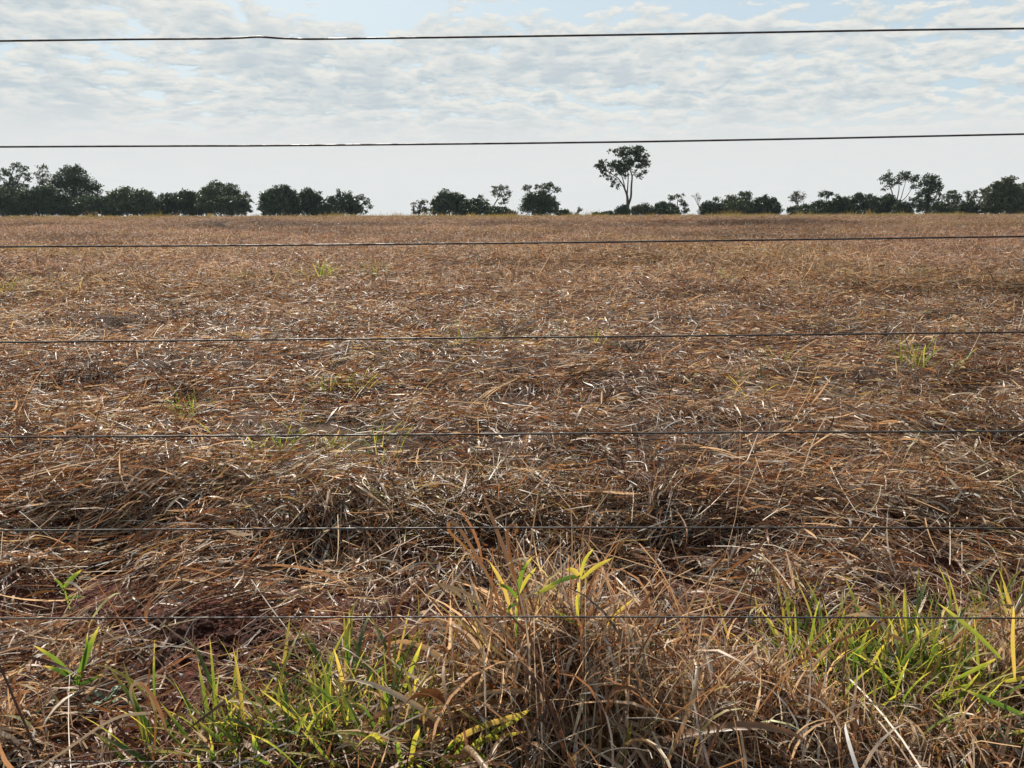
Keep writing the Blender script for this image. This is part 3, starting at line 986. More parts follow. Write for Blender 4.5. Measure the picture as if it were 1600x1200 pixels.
# right group
T('dense_tree', 'dark low tree under the twiggy fan tree', 1250, 160, dome(1231, 1270, 319, 34), 34, cover=4.0)
T('dense_tree', 'rounded dark tree right of the twiggy fan tree', 1284, 162, dome(1262, 1304, 311, 35), 35, cover=4.0)
T('flat_topped_tree', 'small flat-topped tree poking above the dark row', 1291, 172, [(1286, 304, 7, 3, .9), (1296, 303, 6, 4, .9), (1291, 301, 6, 2.5, .9), (1292, 307, 5, 2, .4)], 36, cover=2.4, mat=0,
  stems=[[(1291, 337, 1.8), (1291, 315, 1.4), (1291, 303, .7)]])
T('dense_tree', 'dark tree right of the small flat-topped tree', 1313, 163, dome(1293, 1334, 304, 37), 37, cover=4.0)
T('dense_tree', 'broad dark tree with small gaps left of the tall airy tree', 1350, 161, dome(1322, 1380, 300, 38), 38, cover=3.2)
T('dense_tree', 'dark tree at the foot of the tall airy tree', 1384, 162, dome(1366, 1406, 302, 39), 39, cover=3.8)
T('airy_tree', 'tall airy tree with several pale bare stems and two-part crown', 1398, 166,
  [(1387, 275, 8, 6, .75), (1380, 282, 6, 5, .5), (1394, 284, 8, 7, .65), (1411, 273, 10, 6, .9), (1418, 276, 7, 6, .7), (1405, 283, 9, 6, .55), (1382, 296, 4, 2, .6), (1389, 291, 6, 4, .4), (1424, 280, 5, 5, .5)], 40, cover=2.0, mat=0,
  stems=[[(1396, 337, 2.6), (1395, 312, 2.2), (1394, 300, 1.6), (1388, 284, .7)], [(1400, 330, 2), (1402, 310, 1.6), (1405, 296, 1.2), (1404, 278, .6)],
         [(1400, 318, 1.6), (1408, 310, 1.3), (1411, 298, 1), (1417, 278, .5)], [(1402, 320, 1.4), (1416, 308, 1.1), (1425, 294, .8), (1428, 284, .5)]], twigs=3)
T('dense_tree', 'dark bush below the stems of the tall airy tree', 1410, 158, dome(1394, 1426, 313, 41, n=6), 41, cover=3.8)
T('round_tree', 'bushy tree standing right beside the tall airy tree', 1448, 165,
  [(1455, 280, 15, 8, .9), (1462, 292, 12, 9, .9), (1444, 288, 10, 8, .7), (1432, 279, 8, 5, .6), (1428, 292, 6, 4, .5), (1450, 300, 12, 7, .9), (1440, 306, 10, 6, .7), (1428, 312, 8, 5, .7), (1436, 320, 14, 10, .85),
   (1455, 314, 10, 9, .8), (1466, 303, 5, 5, .5), (1449, 328, 16, 8, .9)], 42, cover=2.7, mat=0, stems=[[(1448, 337, 3), (1449, 316, 2.4), (1454, 296, 1.4), (1456, 280, .8)], [(1449, 314, 1.6), (1462, 312, 1), (1464, 304, .6)]])
T('dense_tree', 'low brownish dark tree right of the bushy tall tree', 1470, 160, dome(1452, 1490, 315, 43, n=7), 43, cover=3.4, mat=1)
T('airy_tree', 'pointed leafy tree with gaps in the right group', 1490, 168, [(1487, 300, 6, 4, .8), (1482, 308, 10, 6, .8), (1496, 306, 8, 5, .8), (1490, 316, 13, 8, .7), (1490, 328, 14, 8, .8)], 44, cover=2.6, mat=1)
T('dense_tree', 'low dark tree third from the right edge', 1512, 161, dome(1496, 1532, 312, 45, n=7), 45, cover=3.6)
T('airy_tree', 'loose gapped tree left of the big right-hand trees', 1518, 172, [(1514, 303, 7, 4, .7), (1525, 303, 6, 5, .7), (1520, 312, 9, 7, .6), (1512, 312, 6, 6, .6)], 46, cover=2.0, mat=1)
T('airy_tree', 'thin tree with round top beside the big right-hand tree', 1538, 174, [(1533, 297, 6, 4, .8), (1543, 297, 5, 4, .8), (1538, 306, 9, 7, .7), (1536, 318, 9, 8, .8)], 47, cover=2.3, mat=2)
T('dense_tree', 'big dense dark tree near the right edge', 1573, 161, dome(1538, 1606, 277, 48) + [(1576, 279, 10, 4, .9)], 48, cover=4.0, mat=1)
T('dense_tree', 'big dark tree cut by the right edge of the photo', 1612, 164, dome(1578, 1650, 278, 49), 49, cover=4.0, mat=0)
# a few behind, so that the row has depth from the side
for i, (x, tp, D) in enumerate([(-80, 285, 175), (1690, 285, 172)]):
    T('dense_tree', ['dark tree beyond the left edge of the photo', 'dark tree beyond the right edge of the photo'][i], x, D, dome(x - 40, x + 40, tp, 60 + i), 60 + i, cover=3.6)


def bare_tree(name, label, base_x, D, top, width_px, seed, bark, levels=5, spread=0.5, fan=False, low=0.35, leaves=None):
    rg = np.random.default_rng(seed)
    m = D / F
    bx = at(base_x, 336, D)[0]; bz = float(height(bx, D)) - 0.1
    root = empty(name, (bx, D, bz), label, 'tree', 'trees along the far edge of the field')
    H = at(base_x, top, D)[2] - bz
    tr = Parts(); tw = Parts()

    def grow(p, d, L, r, lev):
        e = p + d * L
        mid = 0.5 * (p + e) + rg.normal(0, 0.05 * L, 3)
        (tr if lev < 2 else tw).add(*tube(np.array([p, mid, e]), [r, r * 0.85, r * 0.7], 5 if lev < 3 else 3))
        if lev >= levels:
            return
        k = 3 if fan or lev == 0 else 2 + int(rg.random() < 0.4)
        for _ in range(k):
            a = rg.normal(0, 1, 3); a -= d * a.dot(d); a /= np.linalg.norm(a) + 1e-9
            sp = spread * rg.uniform(0.6, 1.3)
            nd = d * math.cos(sp) + a * math.sin(sp)
            nd[2] += 0.10; nd /= np.linalg.norm(nd)
            grow(e, nd, L * rg.uniform(0.62, 0.85), max(r * 0.66, 0.04), lev + 1)
    grow(np.array((0, 0, 0.0)), np.array((0.03, 0, 1.0)), H * low, 0.85 * m, 0)
    obj('trunk', tr.mesh('trunk', smooth_shade=True), bark, root)
    obj('branches', tw.mesh('branches', smooth_shade=True), bark, root)
    if leaves:
        bl = [(at(x_, y_, D) - np.array((bx, D, bz)), (rx * m, rx * m, ry * m), d_) for (x_, y_, rx, ry, d_) in leaves]
        obj('crown', crown_mesh(bl, 0.26, rg, 1.0), MAT_LEAVES[2], root)


bare_tree('bare_tree', 'leafless pale tree standing at a gap in the tree line', 1092, 158, 305, 26, 71, MAT_PALE_BARK, 4, 0.42)
bare_tree('twiggy_tree', 'grey twiggy fan-shaped tree above the dark row', 1246, 168, 297, 32, 72, MAT_BARK, 5, 0.5, True, 0.30, [(1247, 304, 14, 7, .7), (1240, 309, 9, 6, .6), (1255, 309, 8, 6, .6), (1248, 313, 10, 5, .5)])

# ------------------------------------------------------------------ fence
fence = empty('wire_fence', (0, 1.5, 0), 'fence of thin rusty horizontal wires crossing the whole view', 'fence')
FD = 1.50


def fence_y(x):
    return FD - 0.0235 * FD * (x / 2.0) - 0.0


WIRES = [([(0, 64), (200, 61.5), (340, 60.5), (380, 59), (404, 57.3), (440, 60), (480, 61.2), (560, 60.2), (800, 57), (1000, 54), (1200, 50.5), (1400, 47), (1600, 44.5)], 1.75),
         ([(0, 229.5), (300, 228), (370, 228), (500, 227), (800, 224), (1000, 221.5), (1300, 216), (1600, 209.5)], 1.75),
         ([(0, 385.5), (400, 383.5), (800, 380), (1200, 375), (1600, 369.5)], 1.75),
         ([(0, 535), (400, 531), (800, 527.5), (1200, 523.5), (1600, 519)], 1.75),
         ([(0, 683), (400, 681), (800, 678), (1200, 675.5), (1600, 674)], 1.9),
         ([(0, 829), (400, 826.5), (800, 824.5), (1200, 824.5), (1600, 825.5)], 1.8),
         ([(0, 966.5), (400, 965), (800, 963.5), (1200, 964.5), (1600, 966)], 1.8),
         ([(0, 1190), (400, 1191), (800, 1196), (1200, 1199), (1600, 1203)], 1.8)]
wire_post_h = []
for pts, rad in WIRES:
    P = []
    for (px, py) in pts:
        Y = FD
        for _ in range(4):
            p = at(px, py, Y); Y = fence_y(p[0])
        P.append(at(px, py, Y))
    P = np.array(P)
    a = P[0] + (P[0] - P[1]) / np.linalg.norm(P[0] - P[1]) * 3.2
    b = P[-1] + (P[-1] - P[-2]) / np.linalg.norm(P[-1] - P[-2]) * 3.2
    P = np.vstack([a, P, b])
    tt = np.linspace(0, len(P) - 1, 8 * (len(P) - 1) + 1)
    S = np.stack([np.interp(tt, np.arange(len(P)), P[:, k]) for k in range(3)], -1)
    for _ in range(4):
        S[1:-1] = 0.25 * S[:-2] + 0.5 * S[1:-1] + 0.25 * S[2:]
    S = S - np.array((0, 1.5, 0))
    v, q = tube(S, rad / 1000.0, 10)
    obj('wire', mesh_from('wire', v, q, smooth_shade=True), MAT_WIRE, fence)
    wire_post_h.append((a[2], b[2]))
for sx in (-4.1, 4.1):
    yy_ = fence_y(sx) + 0.06
    pp = Parts()
    zz = np.linspace(-0.3, 1.72, 9)
    v, q = tube(np.stack([sx + 0.01 * np.sin(zz * 4), 0 * zz + yy_ - 1.5, zz], -1), 0.055 + 0.006 * np.sin(zz * 7), 12)
    pp.add(v, q)
    c = len(v) - 12
    pp.add(np.vstack([v[-12:], v[-12:].mean(0)[None] + np.array((0, 0, 0.012))]), np.array([[i, (i + 1) % 12, 12, 12] for i in range(12)])[:, [0, 1, 2, 2]])
    pm = bpy.data.meshes.new('post')
    V = np.concatenate(pp.v)
    fcs = [tuple(f) if len(set(f)) == 4 else tuple(dict.fromkeys(f)) for f in np.concatenate(pp.q).tolist()]
    pm.from_pydata(V.tolist(), [], fcs)
    obj('post', pm, MAT_POST, fence)

# ------------------------------------------------------------------ grass tufts
GREEN, DRY = [], []
for k in range(14):
    me = blade_mesh('leaf', 1.0, 0.042 * rng.uniform(0.75, 1.35), rng.uniform(0.1, 1.3), rng.normal(0, 0.35), rng.uniform(0.15, 0.5), rng.normal(0, 0.5), 8)
    me.materials.append(MAT_GREEN); GREEN.append(me)
for k in range(20):
    me = blade_mesh('dry_leaf', 1.0, 0.042 * rng.uniform(0.6, 1.25), rng.uniform(0.5, 2.8), rng.normal(0, 0.7), rng.uniform(0.3, 0.9), rng.normal(0, 1.8), 9, False, rng.uniform(0, 0.9))
    me.materials.append(MAT_DRY); DRY.append(me)
STEMS = []
for k in range(6):
    me = blade_mesh('stem', 1.0, 0.016, rng.uniform(0.1, 1.2), rng.normal(0, 0.3), 0.9, 0.2, 6, True)
    me.materials.append(MAT_DRY); STEMS.append(me)


def grass_tuft(px, py, label, n_green=10, n_dry=10, hg=0.16, hd=0.2, spread=0.05, tilt=0.6, lean=(0, 0), thatch=0, thatch_h=0.2, group='grass tufts under the fence', name='grass_tuft', stems=0):
    b = ground_at(px, py)
    root = empty(name, tuple(b), label, 'grass', group)

    def put(me, nm, s, sp):
        a = rng.uniform(-math.pi, math.pi)
        r = abs(rng.normal(0, sp))
        tl = min(abs(rng.normal(0, tilt)), 1.35)
        x_ = r * math.cos(a); y_ = r * math.sin(a)
        a2 = a + rng.normal(0, 0.9)
        rot = Matrix.Rotation(a2, 3, 'Z') @ Matrix.Rotation(tl, 3, 'Y') @ Matrix.Rotation(rng.normal(0, 0.25), 3, 'X')
        return place(me, nm, root, (x_, y_, float(height(b[0] + x_, b[1] + y_)) - b[2] - 0.005), rot.to_euler(), s)
    for k in range(n_green):
        put(GREEN[rng.integers(len(GREEN))], 'leaf', hg * rng.uniform(0.45, 1.2), spread * 0.8)
    for k in range(n_dry):
        put(DRY[rng.integers(len(DRY))], 'dry_leaf', hd * rng.uniform(0.5, 1.25), spread)
    for k in range(stems):
        put(STEMS[rng.integers(len(STEMS))], 'stem', hd * rng.uniform(0.7, 1.5), spread)
    if thatch:
        n = thatch
        az = rng.uniform(-math.pi, math.pi, n); rr = np.abs(rng.normal(0, spread * 1.1, n))
        ln = thatch_h * rng.uniform(0.35, 1.2, n)
        a0 = rng.uniform(-math.pi, math.pi, n)
        pit = rng.uniform(0.25, 1.4, n)
        p0 = np.stack([rr * np.cos(a0), rr * np.sin(a0), ln * 0.45 * np.sin(pit) + rng.random(n) * thatch_h * 0.35], -1)
        lf = (rng.random(n) < 0.6).astype(float)
        c, w = ribbons(p0, az, pit, ln, np.where(lf > 0, rng.uniform(.003, .009, n), rng.uniform(.0016, .003, n)), rng.normal(0, .8, n), rng.normal(-1.0, .9, n), rng.uniform(-1.5, 1.5, n), rng.normal(0, 1.3, n), 6, lf)
        c[..., 2] = np.maximum(c[..., 2], 0.0)
        v = np.stack([c - w, c + w], 2).reshape(-1, 3)
        base = (np.arange(n) * 14)[:, None] + (np.arange(6) * 2)[None]
        q = np.stack([base, base + 1, base + 3, base + 2], -1).reshape(-1, 4)
        cl = np.repeat(straw_colors(n, rng.random(n) * 9, rng.random(n) * 9, rng, 0.24), 14, 0)
        obj('thatch', mesh_from('thatch', v, q, cl), MAT_STRAW, root, kind='stuff')
    return root


def blade_px(root, name, pts, mat, width, Y0, Y1=None, fold=0.3, twist=0.0, stem=False):
    """one blade of a tuft along a path seen in the photo, at its own depth"""
    Y1 = Y0 if Y1 is None else Y1
    n = len(pts)
    P = np.array([at(px, py, Y0 + (Y1 - Y0) * i / (n - 1)) for i, (px, py) in enumerate(pts)])
    tt = np.linspace(0, n - 1, 3 * (n - 1) + 4)
    S = np.stack([np.interp(tt, np.arange(n), P[:, k]) for k in range(3)], -1)
    for _ in range(3):
        S[1:-1] = 0.25 * S[:-2] + 0.5 * S[1:-1] + 0.25 * S[2:]
    S = S - np.array(root.location)
    t = np.gradient(S, axis=0); t /= np.linalg.norm(t, axis=1)[:, None]
    view = np.array((0.25, -1.0, 0.45)); view /= np.linalg.norm(view)
    a = np.cross(t, view); a /= np.linalg.norm(a, axis=1)[:, None] + 1e-9
    b = np.cross(a, t)
    s = np.linspace(0, 1, len(S))
    if mat is not MAT_GREEN and not stem and not twist:
        twist = float(rng.normal(0, 1.3))
    tw = twist * (s - 0.4)
    a, b = a * np.cos(tw)[:, None] + b * np.sin(tw)[:, None], b * np.cos(tw)[:, None] - a * np.sin(tw)[:, None]
    if mat is not MAT_GREEN and not stem:
        width *= 0.68
    prof = np.linspace(1, .7, len(s)) if stem else np.interp(s, [0, .1, .4, .75, .93, 1], [.4, .75, 1, .78, .35, .04])
    w = (prof * width / 2)[:, None]
    v = np.stack([S - a * w + b * w * math.sin(fold), S, S + a * w + b * w * math.sin(fold)], 1)
    i = (np.arange(len(S) - 1) * 3)[:, None] + np.arange(2)[None]
    q = np.stack([i, i + 1, i + 4, i + 3], -1).reshape(-1, 4)
    me = mesh_from(name, v, q, smooth_shade=True)
    uv = me.uv_layers.new(name='UVMap')
    uu = np.tile(np.array([0, .5, 1.0]), len(S)); vv = np.repeat(s, 3)
    li = q.ravel()
    uv.data.foreach_set('uv', np.stack([uu[li], vv[li]], -1).astype(np.float32).ravel())
    return obj(name, me, mat, root)


# the large dry clump in the middle
big_tuft = grass_tuft(880, 1120, 'large tangled dry grass clump with green shoots, centre foreground', 34, 220, 0.28, 0.40, 0.165, 0.7, thatch=2000, thatch_h=0.35, stems=40)
by = big_tuft.location[1]
bt = big_tuft
blade_px(bt, 'dry_leaf', [(800, 1010), (775, 920), (740, 860), (715, 820), (703, 813), (698, 828), (712, 840), (738, 866), (752, 890)], MAT_DRY, 0.013, by - .05, by + .1)
blade_px(bt, 'dry_leaf', [(830, 1000), (805, 900), (780, 840), (765, 800), (748, 752)], MAT_DRY, 0.016, by, by + .15)
blade_px(bt, 'dry_leaf', [(815, 960), (800, 880), (790, 835), (797, 818), (808, 822), (806, 836), (790, 842)], MAT_DRY, 0.011, by - .05, by)
blade_px(bt, 'dry_leaf', [(840, 980), (812, 880), (795, 845)], MAT_DRY, 0.012, by, by + .05)
blade_px(bt, 'dry_leaf', [(850, 960), (830, 880), (815, 870), (795, 880), (785, 886)], MAT_STALK, 0.009, by - .05, by - .05)
blade_px(bt, 'dry_leaf', [(760, 1000), (725, 930), (690, 912), (670, 925), (660, 945)], MAT_STALK, 0.012, by - .1, by - .1)
blade_px(bt, 'dry_leaf', [(800, 1000), (740, 930), (700, 915), (680, 910)], MAT_STALK, 0.012, by - .12, by - .12)
blade_px(bt, 'dry_leaf', [(960, 1010), (980, 965), (1000, 948), (1025, 942)], MAT_DRY, 0.012, by - .05, by)
# green shoots that rise out of it
sh = grass_tuft(806, 1090, 'green shoot with forked yellow-green leaves on the left of the big clump', 0, 0)
Y = by - 0.06
blade_px(sh, 'stem', [(806, 1090), (806, 980), (808, 935)], MAT_GREEN, 0.006, Y, stem=True)
for p, w in [([(808, 930), (815, 890), (832, 870)], .010), ([(808, 932), (822, 905), (838, 886)], .009), ([(808, 935), (795, 918), (776, 912)], .010), ([(800, 960), (785, 910), (765, 878)], .010), ([(806, 945), (798, 945), (790, 960)], .008)]:
    blade_px(sh, 'leaf', p, MAT_GREEN, w, Y, Y - .02)
sh = grass_tuft(915, 1110, 'taller green shoot with spreading leaves above the big clump', 0, 0)
blade_px(sh, 'stem', [(915, 1110), (906, 980), (903, 910)], MAT_GREEN, 0.006, Y, stem=True)
for p, w in [([(906, 905), (912, 875), (927, 857)], .009), ([(908, 905), (930, 885), (957, 872)], .010), ([(905, 900), (885, 903), (850, 918)], .011), ([(905, 900), (895, 890), (884, 890)], .013), ([(868, 915), (850, 922), (835, 928)], .010),
             ([(905, 980), (885, 965), (862, 950)], .009), ([(930, 1000), (955, 965), (990, 935)], .009), ([(906, 985), (900, 940), (901, 930)], .007), ([(915, 985), (920, 990), (930, 1000)], .008)]:
    blade_px(sh, 'leaf', p, MAT_GREEN, w, Y, Y - .03)
# left side
grass_tuft(112, 1075, 'green grass sprout with broad upright blade in the left foreground', 7, 14, 0.13, 0.15, 0.05, 0.8, thatch=120, thatch_h=0.12)
sp = grass_tuft(108, 955, 'small lone green sprout left of centre near the lowest visible wires', 0, 3, 0.1, 0.1)
Y = sp.location[1]
for p, w in [([(112, 960), (103, 930), (100, 915)], .006), ([(100, 918), (110, 905), (128, 890)], .016), ([(105, 935), (118, 932), (133, 933)], .012), ([(102, 925), (92, 908), (84, 905)], .009)]:
    blade_px(sp, 'leaf', p, MAT_GREEN, w, Y, Y - .02)
lf = grass_tuft(118, 1100, 'upright blade of fresh grass among yellow straws, left foreground', 0, 6, 0.1, 0.14)
Y = lf.location[1]
for p, w in [([(112, 1085), (128, 1045), (140, 1010), (155, 978)], .017), ([(128, 1050), (135, 1015), (137, 988)], .008), ([(118, 1065), (90, 1030), (52, 1008)], .012), ([(118, 1062), (95, 1048), (68, 1040)], .012), ([(120, 1070), (140, 1065), (162, 1052)], .010)]:
    blade_px(lf, 'leaf', p, MAT_GREEN, w, Y, Y - .03)
cu = grass_tuft(228, 1195, 'dry stalk with a curled hooked leaf in the lower left', 0, 4, 0.1, 0.14)
Y = cu.location[1] - .08
blade_px(cu, 'stem', [(238, 1200), (243, 1150), (243, 1110)], MAT_DRY, .006, Y, stem=True)
blade_px(cu, 'dry_leaf', [(243, 1118), (236, 1085), (222, 1066), (206, 1068), (202, 1085), (212, 1108)], MAT_STALK, .013, Y, Y - .03, twist=1.5)
blade_px(cu, 'dry_leaf', [(218, 1066), (236, 1080), (250, 1110), (256, 1130), (262, 1147)], MAT_DRY, .012, Y - .02, Y - .03, twist=1.2)
blade_px(cu, 'dry_leaf', [(235, 1114), (190, 1116), (150, 1138), (110, 1168), (60, 1200)], MAT_STALK, .007, Y, Y - .08, stem=True)
st = grass_tuft(62, 1198, 'thin dark leaning stalk at the lower left corner', 0, 2, 0.1, 0.12)
Y = st.location[1] - .1
blade_px(st, 'stem', [(68, 1205), (48, 1150), (25, 1100), (8, 1058), (-8, 1025)], MAT_DARK_STEM, .006, Y, Y, stem=True)
grass_tuft(25, 1180, 'clump of broad brown dry leaves at the left edge', 2, 34, 0.14, 0.2, 0.06, 0.5, thatch=200, thatch_h=0.16, stems=8)
wd = empty('small_weed', tuple(ground_at(165, 1108)), 'low silvery green leafy weed between dry straws, lower left', 'weed')
wm = []
for k in range(3):
    s = np.linspace(0, 1, 5)
    me = blade_mesh('leaf', 1.0, 0.62, rng.uniform(0.6, 1.3), 0.1, 0.35, 0.1, 5)
    me.materials.append(MAT_WEED); wm.append(me)
for k in range(46):
    a = rng.uniform(-3.1, 3.1); r = abs(rng.normal(0, .045))
    place(wm[k % 3], 'leaf', wd, (r * math.cos(a) * 1.5, r * math.sin(a), 0.008 + rng.uniform(0, .03)), (rng.uniform(-.5, .5), rng.uniform(.3, 1.2), a), rng.uniform(.014, .03))
# short fresh grass along the bottom
for px, py, ng, nd, lab in [
        (330, 1198, 13, 9, 'bright green grass blades at the bottom edge, lower left'),
        (385, 1185, 15, 10, 'yellow-green grass tuft right of the curled dry stalk'),
        (440, 1160, 10, 12, 'mixed green and orange grass tuft left of bottom centre'),
        (500, 1180, 14, 16, 'dense green tuft among brown leaves, bottom centre left'),
        (545, 1110, 11, 14, 'upright green blades at the edge of the bare soil'),
        (600, 1150, 10, 16, 'sparse green tuft in straw left of the big clump'),
        (655, 1095, 9, 12, 'yellow sprout leaning against the left of the big clump'),
        (460, 1205, 12, 8, 'green tuft cut by the bottom edge left of centre'),
        (575, 1205, 12, 8, 'bright green tuft cut by the bottom edge next to brown leaves'),
        (640, 1200, 12, 10, 'light green grass at the bottom edge near the middle')]:
    grass_tuft(px, py, lab, int(ng * 3.2), int(nd * 1.6), 0.25, 0.17, 0.10, 0.6, thatch=100, thatch_h=0.12)
gb = grass_tuft(705, 1210, 'bright yellow-green grass with long arching blades, bottom centre', 6, 6, 0.14, 0.14, 0.04)
Y = gb.location[1] - .05
for p, w in [([(690, 1210), (700, 1160), (750, 1135), (800, 1120), (829, 1109)], .014), ([(720, 1200), (760, 1150), (800, 1128), (826, 1112)], .010), ([(740, 1160), (775, 1152), (822, 1143)], .011), ([(715, 1205), (735, 1170), (758, 1146)], .014),
             ([(690, 1210), (720, 1170), (725, 1150)], .010), ([(675, 1205), (705, 1165), (722, 1148)], .010), ([(770, 1205), (755, 1185), (738, 1160)], .011), ([(640, 1208), (645, 1160), (656, 1138)], .013)]:
    blade_px(gb, 'leaf', p, MAT_GREEN, w, Y, Y - .03)
bc = grass_tuft(970, 1205, 'young yellow-green shoot with dry wrapped leaves, bottom right of centre', 0, 8, 0.1, 0.14)
Y = bc.location[1] - .06
for p, w, mt in [([(965, 1205), (975, 1170), (987, 1130)], .012, MAT_GREEN), ([(972, 1205), (995, 1170), (1010, 1145)], .013, MAT_DRY), ([(1000, 1203), (1030, 1185), (1058, 1174)], .014, MAT_DRY)]:
    blade_px(bc, 'leaf' if mt is MAT_GREEN else 'dry_leaf', p, mt, w, Y, Y - .02)
gs_ = grass_tuft(1038, 1110, 'single short green blade right of the big clump', 2, 6, 0.09, 0.12)
blade_px(gs_, 'leaf', [(1040, 1110), (1037, 1075), (1027, 1042)], MAT_GREEN, .015, gs_.location[1])
# right side
for px, py, ng, nd, th, hd_, lab in [
        (1100, 1185, 2, 50, 520, .22, 'dark brown matted grass clump right of the big clump'),
        (1190, 1150, 3, 60, 520, .24, 'tall brown dry clump with wide withered leaves, right foreground'),
        (1265, 1200, 2, 50, 450, .20, 'brown withered clump at the bottom edge, right foreground'),
        (1395, 1200, 10, 36, 300, .14, 'low brown clump at the bottom edge below the green patch'),
        (1520, 1190, 12, 36, 300, .15, 'brown dry clump at the bottom right corner'),
        (1580, 1080, 8, 48, 420, .24, 'tall mixed dry clump at the right edge')]:
    grass_tuft(px, py, lab, ng, nd, 0.13, hd_, 0.09, 0.6, thatch=th, thatch_h=hd_, stems=12)
for px, py, ng, nd, lab in [
        (1275, 1075, 22, 10, 'fresh green tuft at the left of the right-hand green patch'),
        (1330, 1060, 26, 8, 'bright green tuft in the middle of the right-hand green patch'),
        (1385, 1080, 22, 10, 'yellow-green tuft low in the right-hand green patch'),
        (1430, 1040, 24, 10, 'light green tuft at the back of the right-hand green patch'),
        (1475, 1075, 20, 12, 'green tuft with yellow blades right of the green patch'),
        (1535, 1010, 16, 26, 'tall tuft of green and orange leaves near the right edge'),
        (1590, 1000, 14, 22, 'green and dry tuft cut by the right edge'),
        (1360, 1120, 18, 10, 'green tuft in front of the right-hand green patch'),
        (1440, 1110, 20, 10, 'yellow-green tuft between the green patch and the bottom edge'),
        (1500, 1120, 16, 14, 'green blades among brown leaves below the long right-hand blades'),
        (1240, 1040, 14, 12, 'small green tuft left of the right-hand green patch')]:
    grass_tuft(px, py, lab, int(ng * 2.5), int(nd * 2.0), 0.24, 0.19, 0.14, 0.6, thatch=50, thatch_h=0.12)
rb = grass_tuft(1575, 1150, 'long green blades reaching left from the right edge', 2, 6, 0.14, 0.15)
Y = rb.location[1] - .08
for p, w in [([(1605, 1120), (1560, 1100), (1500, 1075)], .012), ([(1565, 1030), (1520, 985), (1465, 942)], .012), ([(1490, 1062), (1525, 1045), (1562, 1026)], .010), ([(1525, 1154), (1565, 1148), (1610, 1140)], .013),
             ([(1585, 1060), (1580, 1000), (1584, 945)], .014), ([(1570, 1065), (1590, 1060), (1612, 1058)], .012)]:
    blade_px(rb, 'leaf', p, MAT_GREEN, w, Y, Y - .03)
rc = grass_tuft(1360, 1090, 'pale curled dry leaf on a leaning stalk above the green patch', 0, 8, 0.1, 0.16)
Y = rc.location[1] - .12
for p, w, mt, stm in [([(1250, 1060), (1290, 1020), (1330, 970), (1352, 945)], .007, MAT_DRY, True), ([(1240, 1040), (1310, 1000), (1370, 978), (1400, 950)], .007, MAT_DRY, True),
                 ([(1320, 962), (1345, 958), (1372, 965), (1385, 990), (1372, 1000)], .016, MAT_STALK, False), ([(1330, 940), (1365, 962), (1388, 985), (1400, 1000)], .013, MAT_STALK, False),
                 ([(1390, 990), (1410, 1000), (1424, 1012)], .014, MAT_DRY, False), ([(1420, 1200), (1435, 1160), (1455, 1085)], .008, MAT_STALK, True)]:
    blade_px(rc, 'stem' if stm else 'dry_leaf', p, mt, w, Y, Y - .02, stem=stm)
rd = grass_tuft(1075, 1010, 'pair of brown diagonal seed stalks right of the big clump', 0, 6, 0.1, 0.16)
Y = rd.location[1] - .2
for p, w in [([(1040, 1040), (1070, 970), (1095, 905)], .012), ([(1120, 905), (1160, 875), (1188, 855), (1200, 830)], .016), ([(1095, 915), (1115, 950), (1145, 1000)], .007), ([(1195, 860), (1235, 935), (1250, 960)], .006)]:
    blade_px(rd, 'dry_leaf', p, MAT_DRY, w, Y, Y + .05)
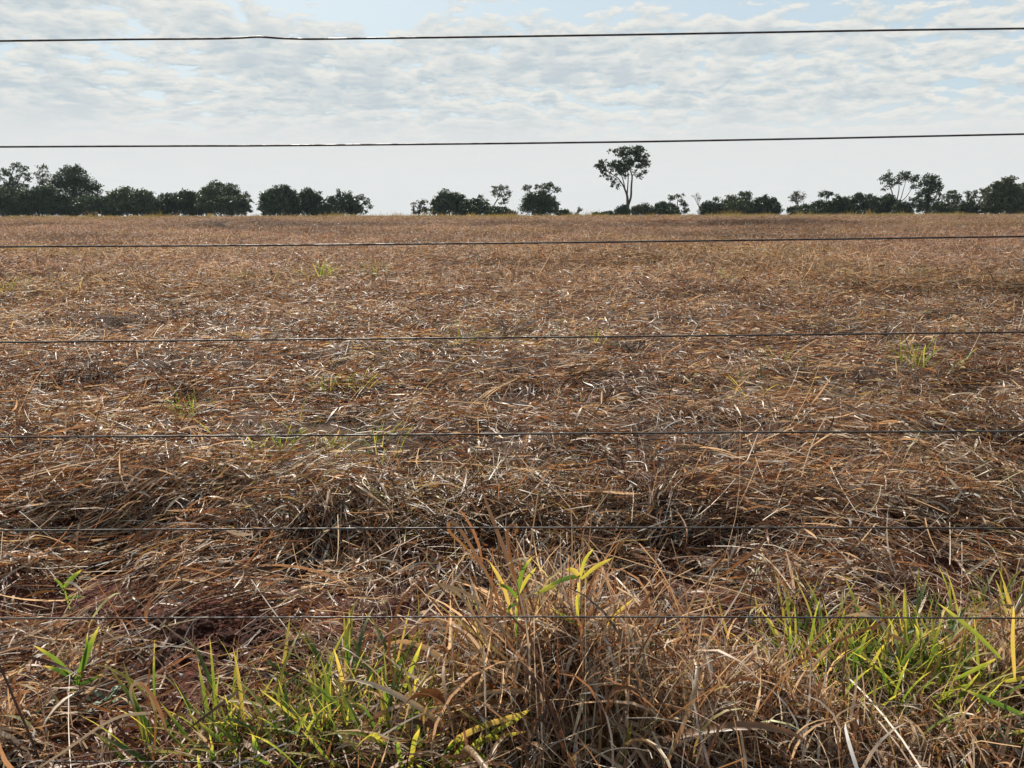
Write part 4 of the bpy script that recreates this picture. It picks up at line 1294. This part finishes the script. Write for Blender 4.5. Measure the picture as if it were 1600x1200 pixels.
# green tufts out in the mown field
for px, py, n, h_, lab in [
        (440, 728, 24, .15, 'green grass tuft standing just below the fifth wire, left of centre'),
        (590, 724, 22, .12, 'green grass tuft right of another tuft below the fifth wire'),
        (520, 726, 30, .08, 'short flat green patch between two green tufts'),
        (300, 665, 14, .13, 'tiny green patch above the fifth wire on the left'),
        (1432, 585, 22, .19, 'upright green tuft in the straw on the right'),
        (1165, 630, 10, .15, 'single green-and-yellow sprout in the straw right of centre'),
        (505, 630, 12, .13, 'small yellow-green sprout in the straw left of centre'),
        (565, 622, 16, .13, 'small green tuft in the straw near the centre left'),
        (720, 545, 6, .2, 'lone upright green blade just below the fourth wire'),
        (1140, 445, 24, .30, 'wide green tuft far out in the field, right of centre'),
        (1440, 440, 20, .28, 'green tuft far out in the field near the right edge'),
        (1330, 445, 14, .25, 'small yellow-green tuft far out between two green tufts'),
        (12, 462, 18, .32, 'green tuft far out at the left edge of the field'),
        (500, 440, 26, .42, 'tall yellow-green tuft far out left of centre'),
        (575, 438, 24, .42, 'yellow-green tuft far out beside a taller one'),
        (380, 445, 18, .30, 'low yellow-green tuft far out on the left'),
        (940, 450, 14, .22, 'small green tuft far out near the centre'),
        (1215, 578, 12, .14, 'flat green rosette in the straw right of centre'),
        (930, 548, 14, .12, 'low yellow-green blades just below the fourth wire')]:
    b = ground_at(px, py) + np.array((0, 0, 0.065))
    tf = empty('grass_tuft', tuple(b), lab, 'grass', 'green tufts in the mown field')
    far = b[1] > 3.2
    for k in range(int(n * (1.7 if far else 1.0))):
        a = rng.uniform(-3.1, 3.1); r = abs(rng.normal(0, .05 + h_ * (.45 if far else .25)))
        o_ = place(GREEN[rng.integers(len(GREEN))], 'leaf', tf, (r * math.cos(a), r * math.sin(a), float(height(b[0] + r * math.cos(a), b[1] + r * math.sin(a)) + 0.065 - b[2])),
                   (rng.normal(0, .3), abs(rng.normal(0, .5)), a), h_ * (1.35 if b[1] < 9 else 0.85) * rng.uniform(.5, 1.3))
        if far:
            o_.scale = (o_.scale[0] * .8, o_.scale[1] * .6, o_.scale[2] * .8)

# ------------------------------------------------------------------ the air
hx, hy0, hy1, hz0, hz1 = 820.0, -70.0, 660.0, -4.2, 30.0
hv = [(sx * hx, y_, z_) for z_ in (hz0, hz1) for y_ in (hy0, hy1) for sx in (-1, 1)]
hm = bpy.data.meshes.new('haze')
hm.from_pydata(hv, [], [(0, 2, 3, 1), (4, 5, 7, 6), (0, 1, 5, 4), (2, 6, 7, 3), (0, 4, 6, 2), (1, 3, 7, 5)])
MAT_HAZE, nt = new_mat('haze')
pv = N(nt, 'ShaderNodeVolumePrincipled')
pv.inputs['Color'].default_value = (0.72, 0.86, 1.0, 1)
pv.inputs['Density'].default_value = 0.00008
pv.inputs['Anisotropy'].default_value = 0.2
ho = N(nt, 'ShaderNodeOutputMaterial')
lnk(nt, pv.outputs[0], ho.inputs['Volume'])
obj('haze', hm, MAT_HAZE, kind='stuff', label='thin pale haze in the air over the whole field', category='haze')
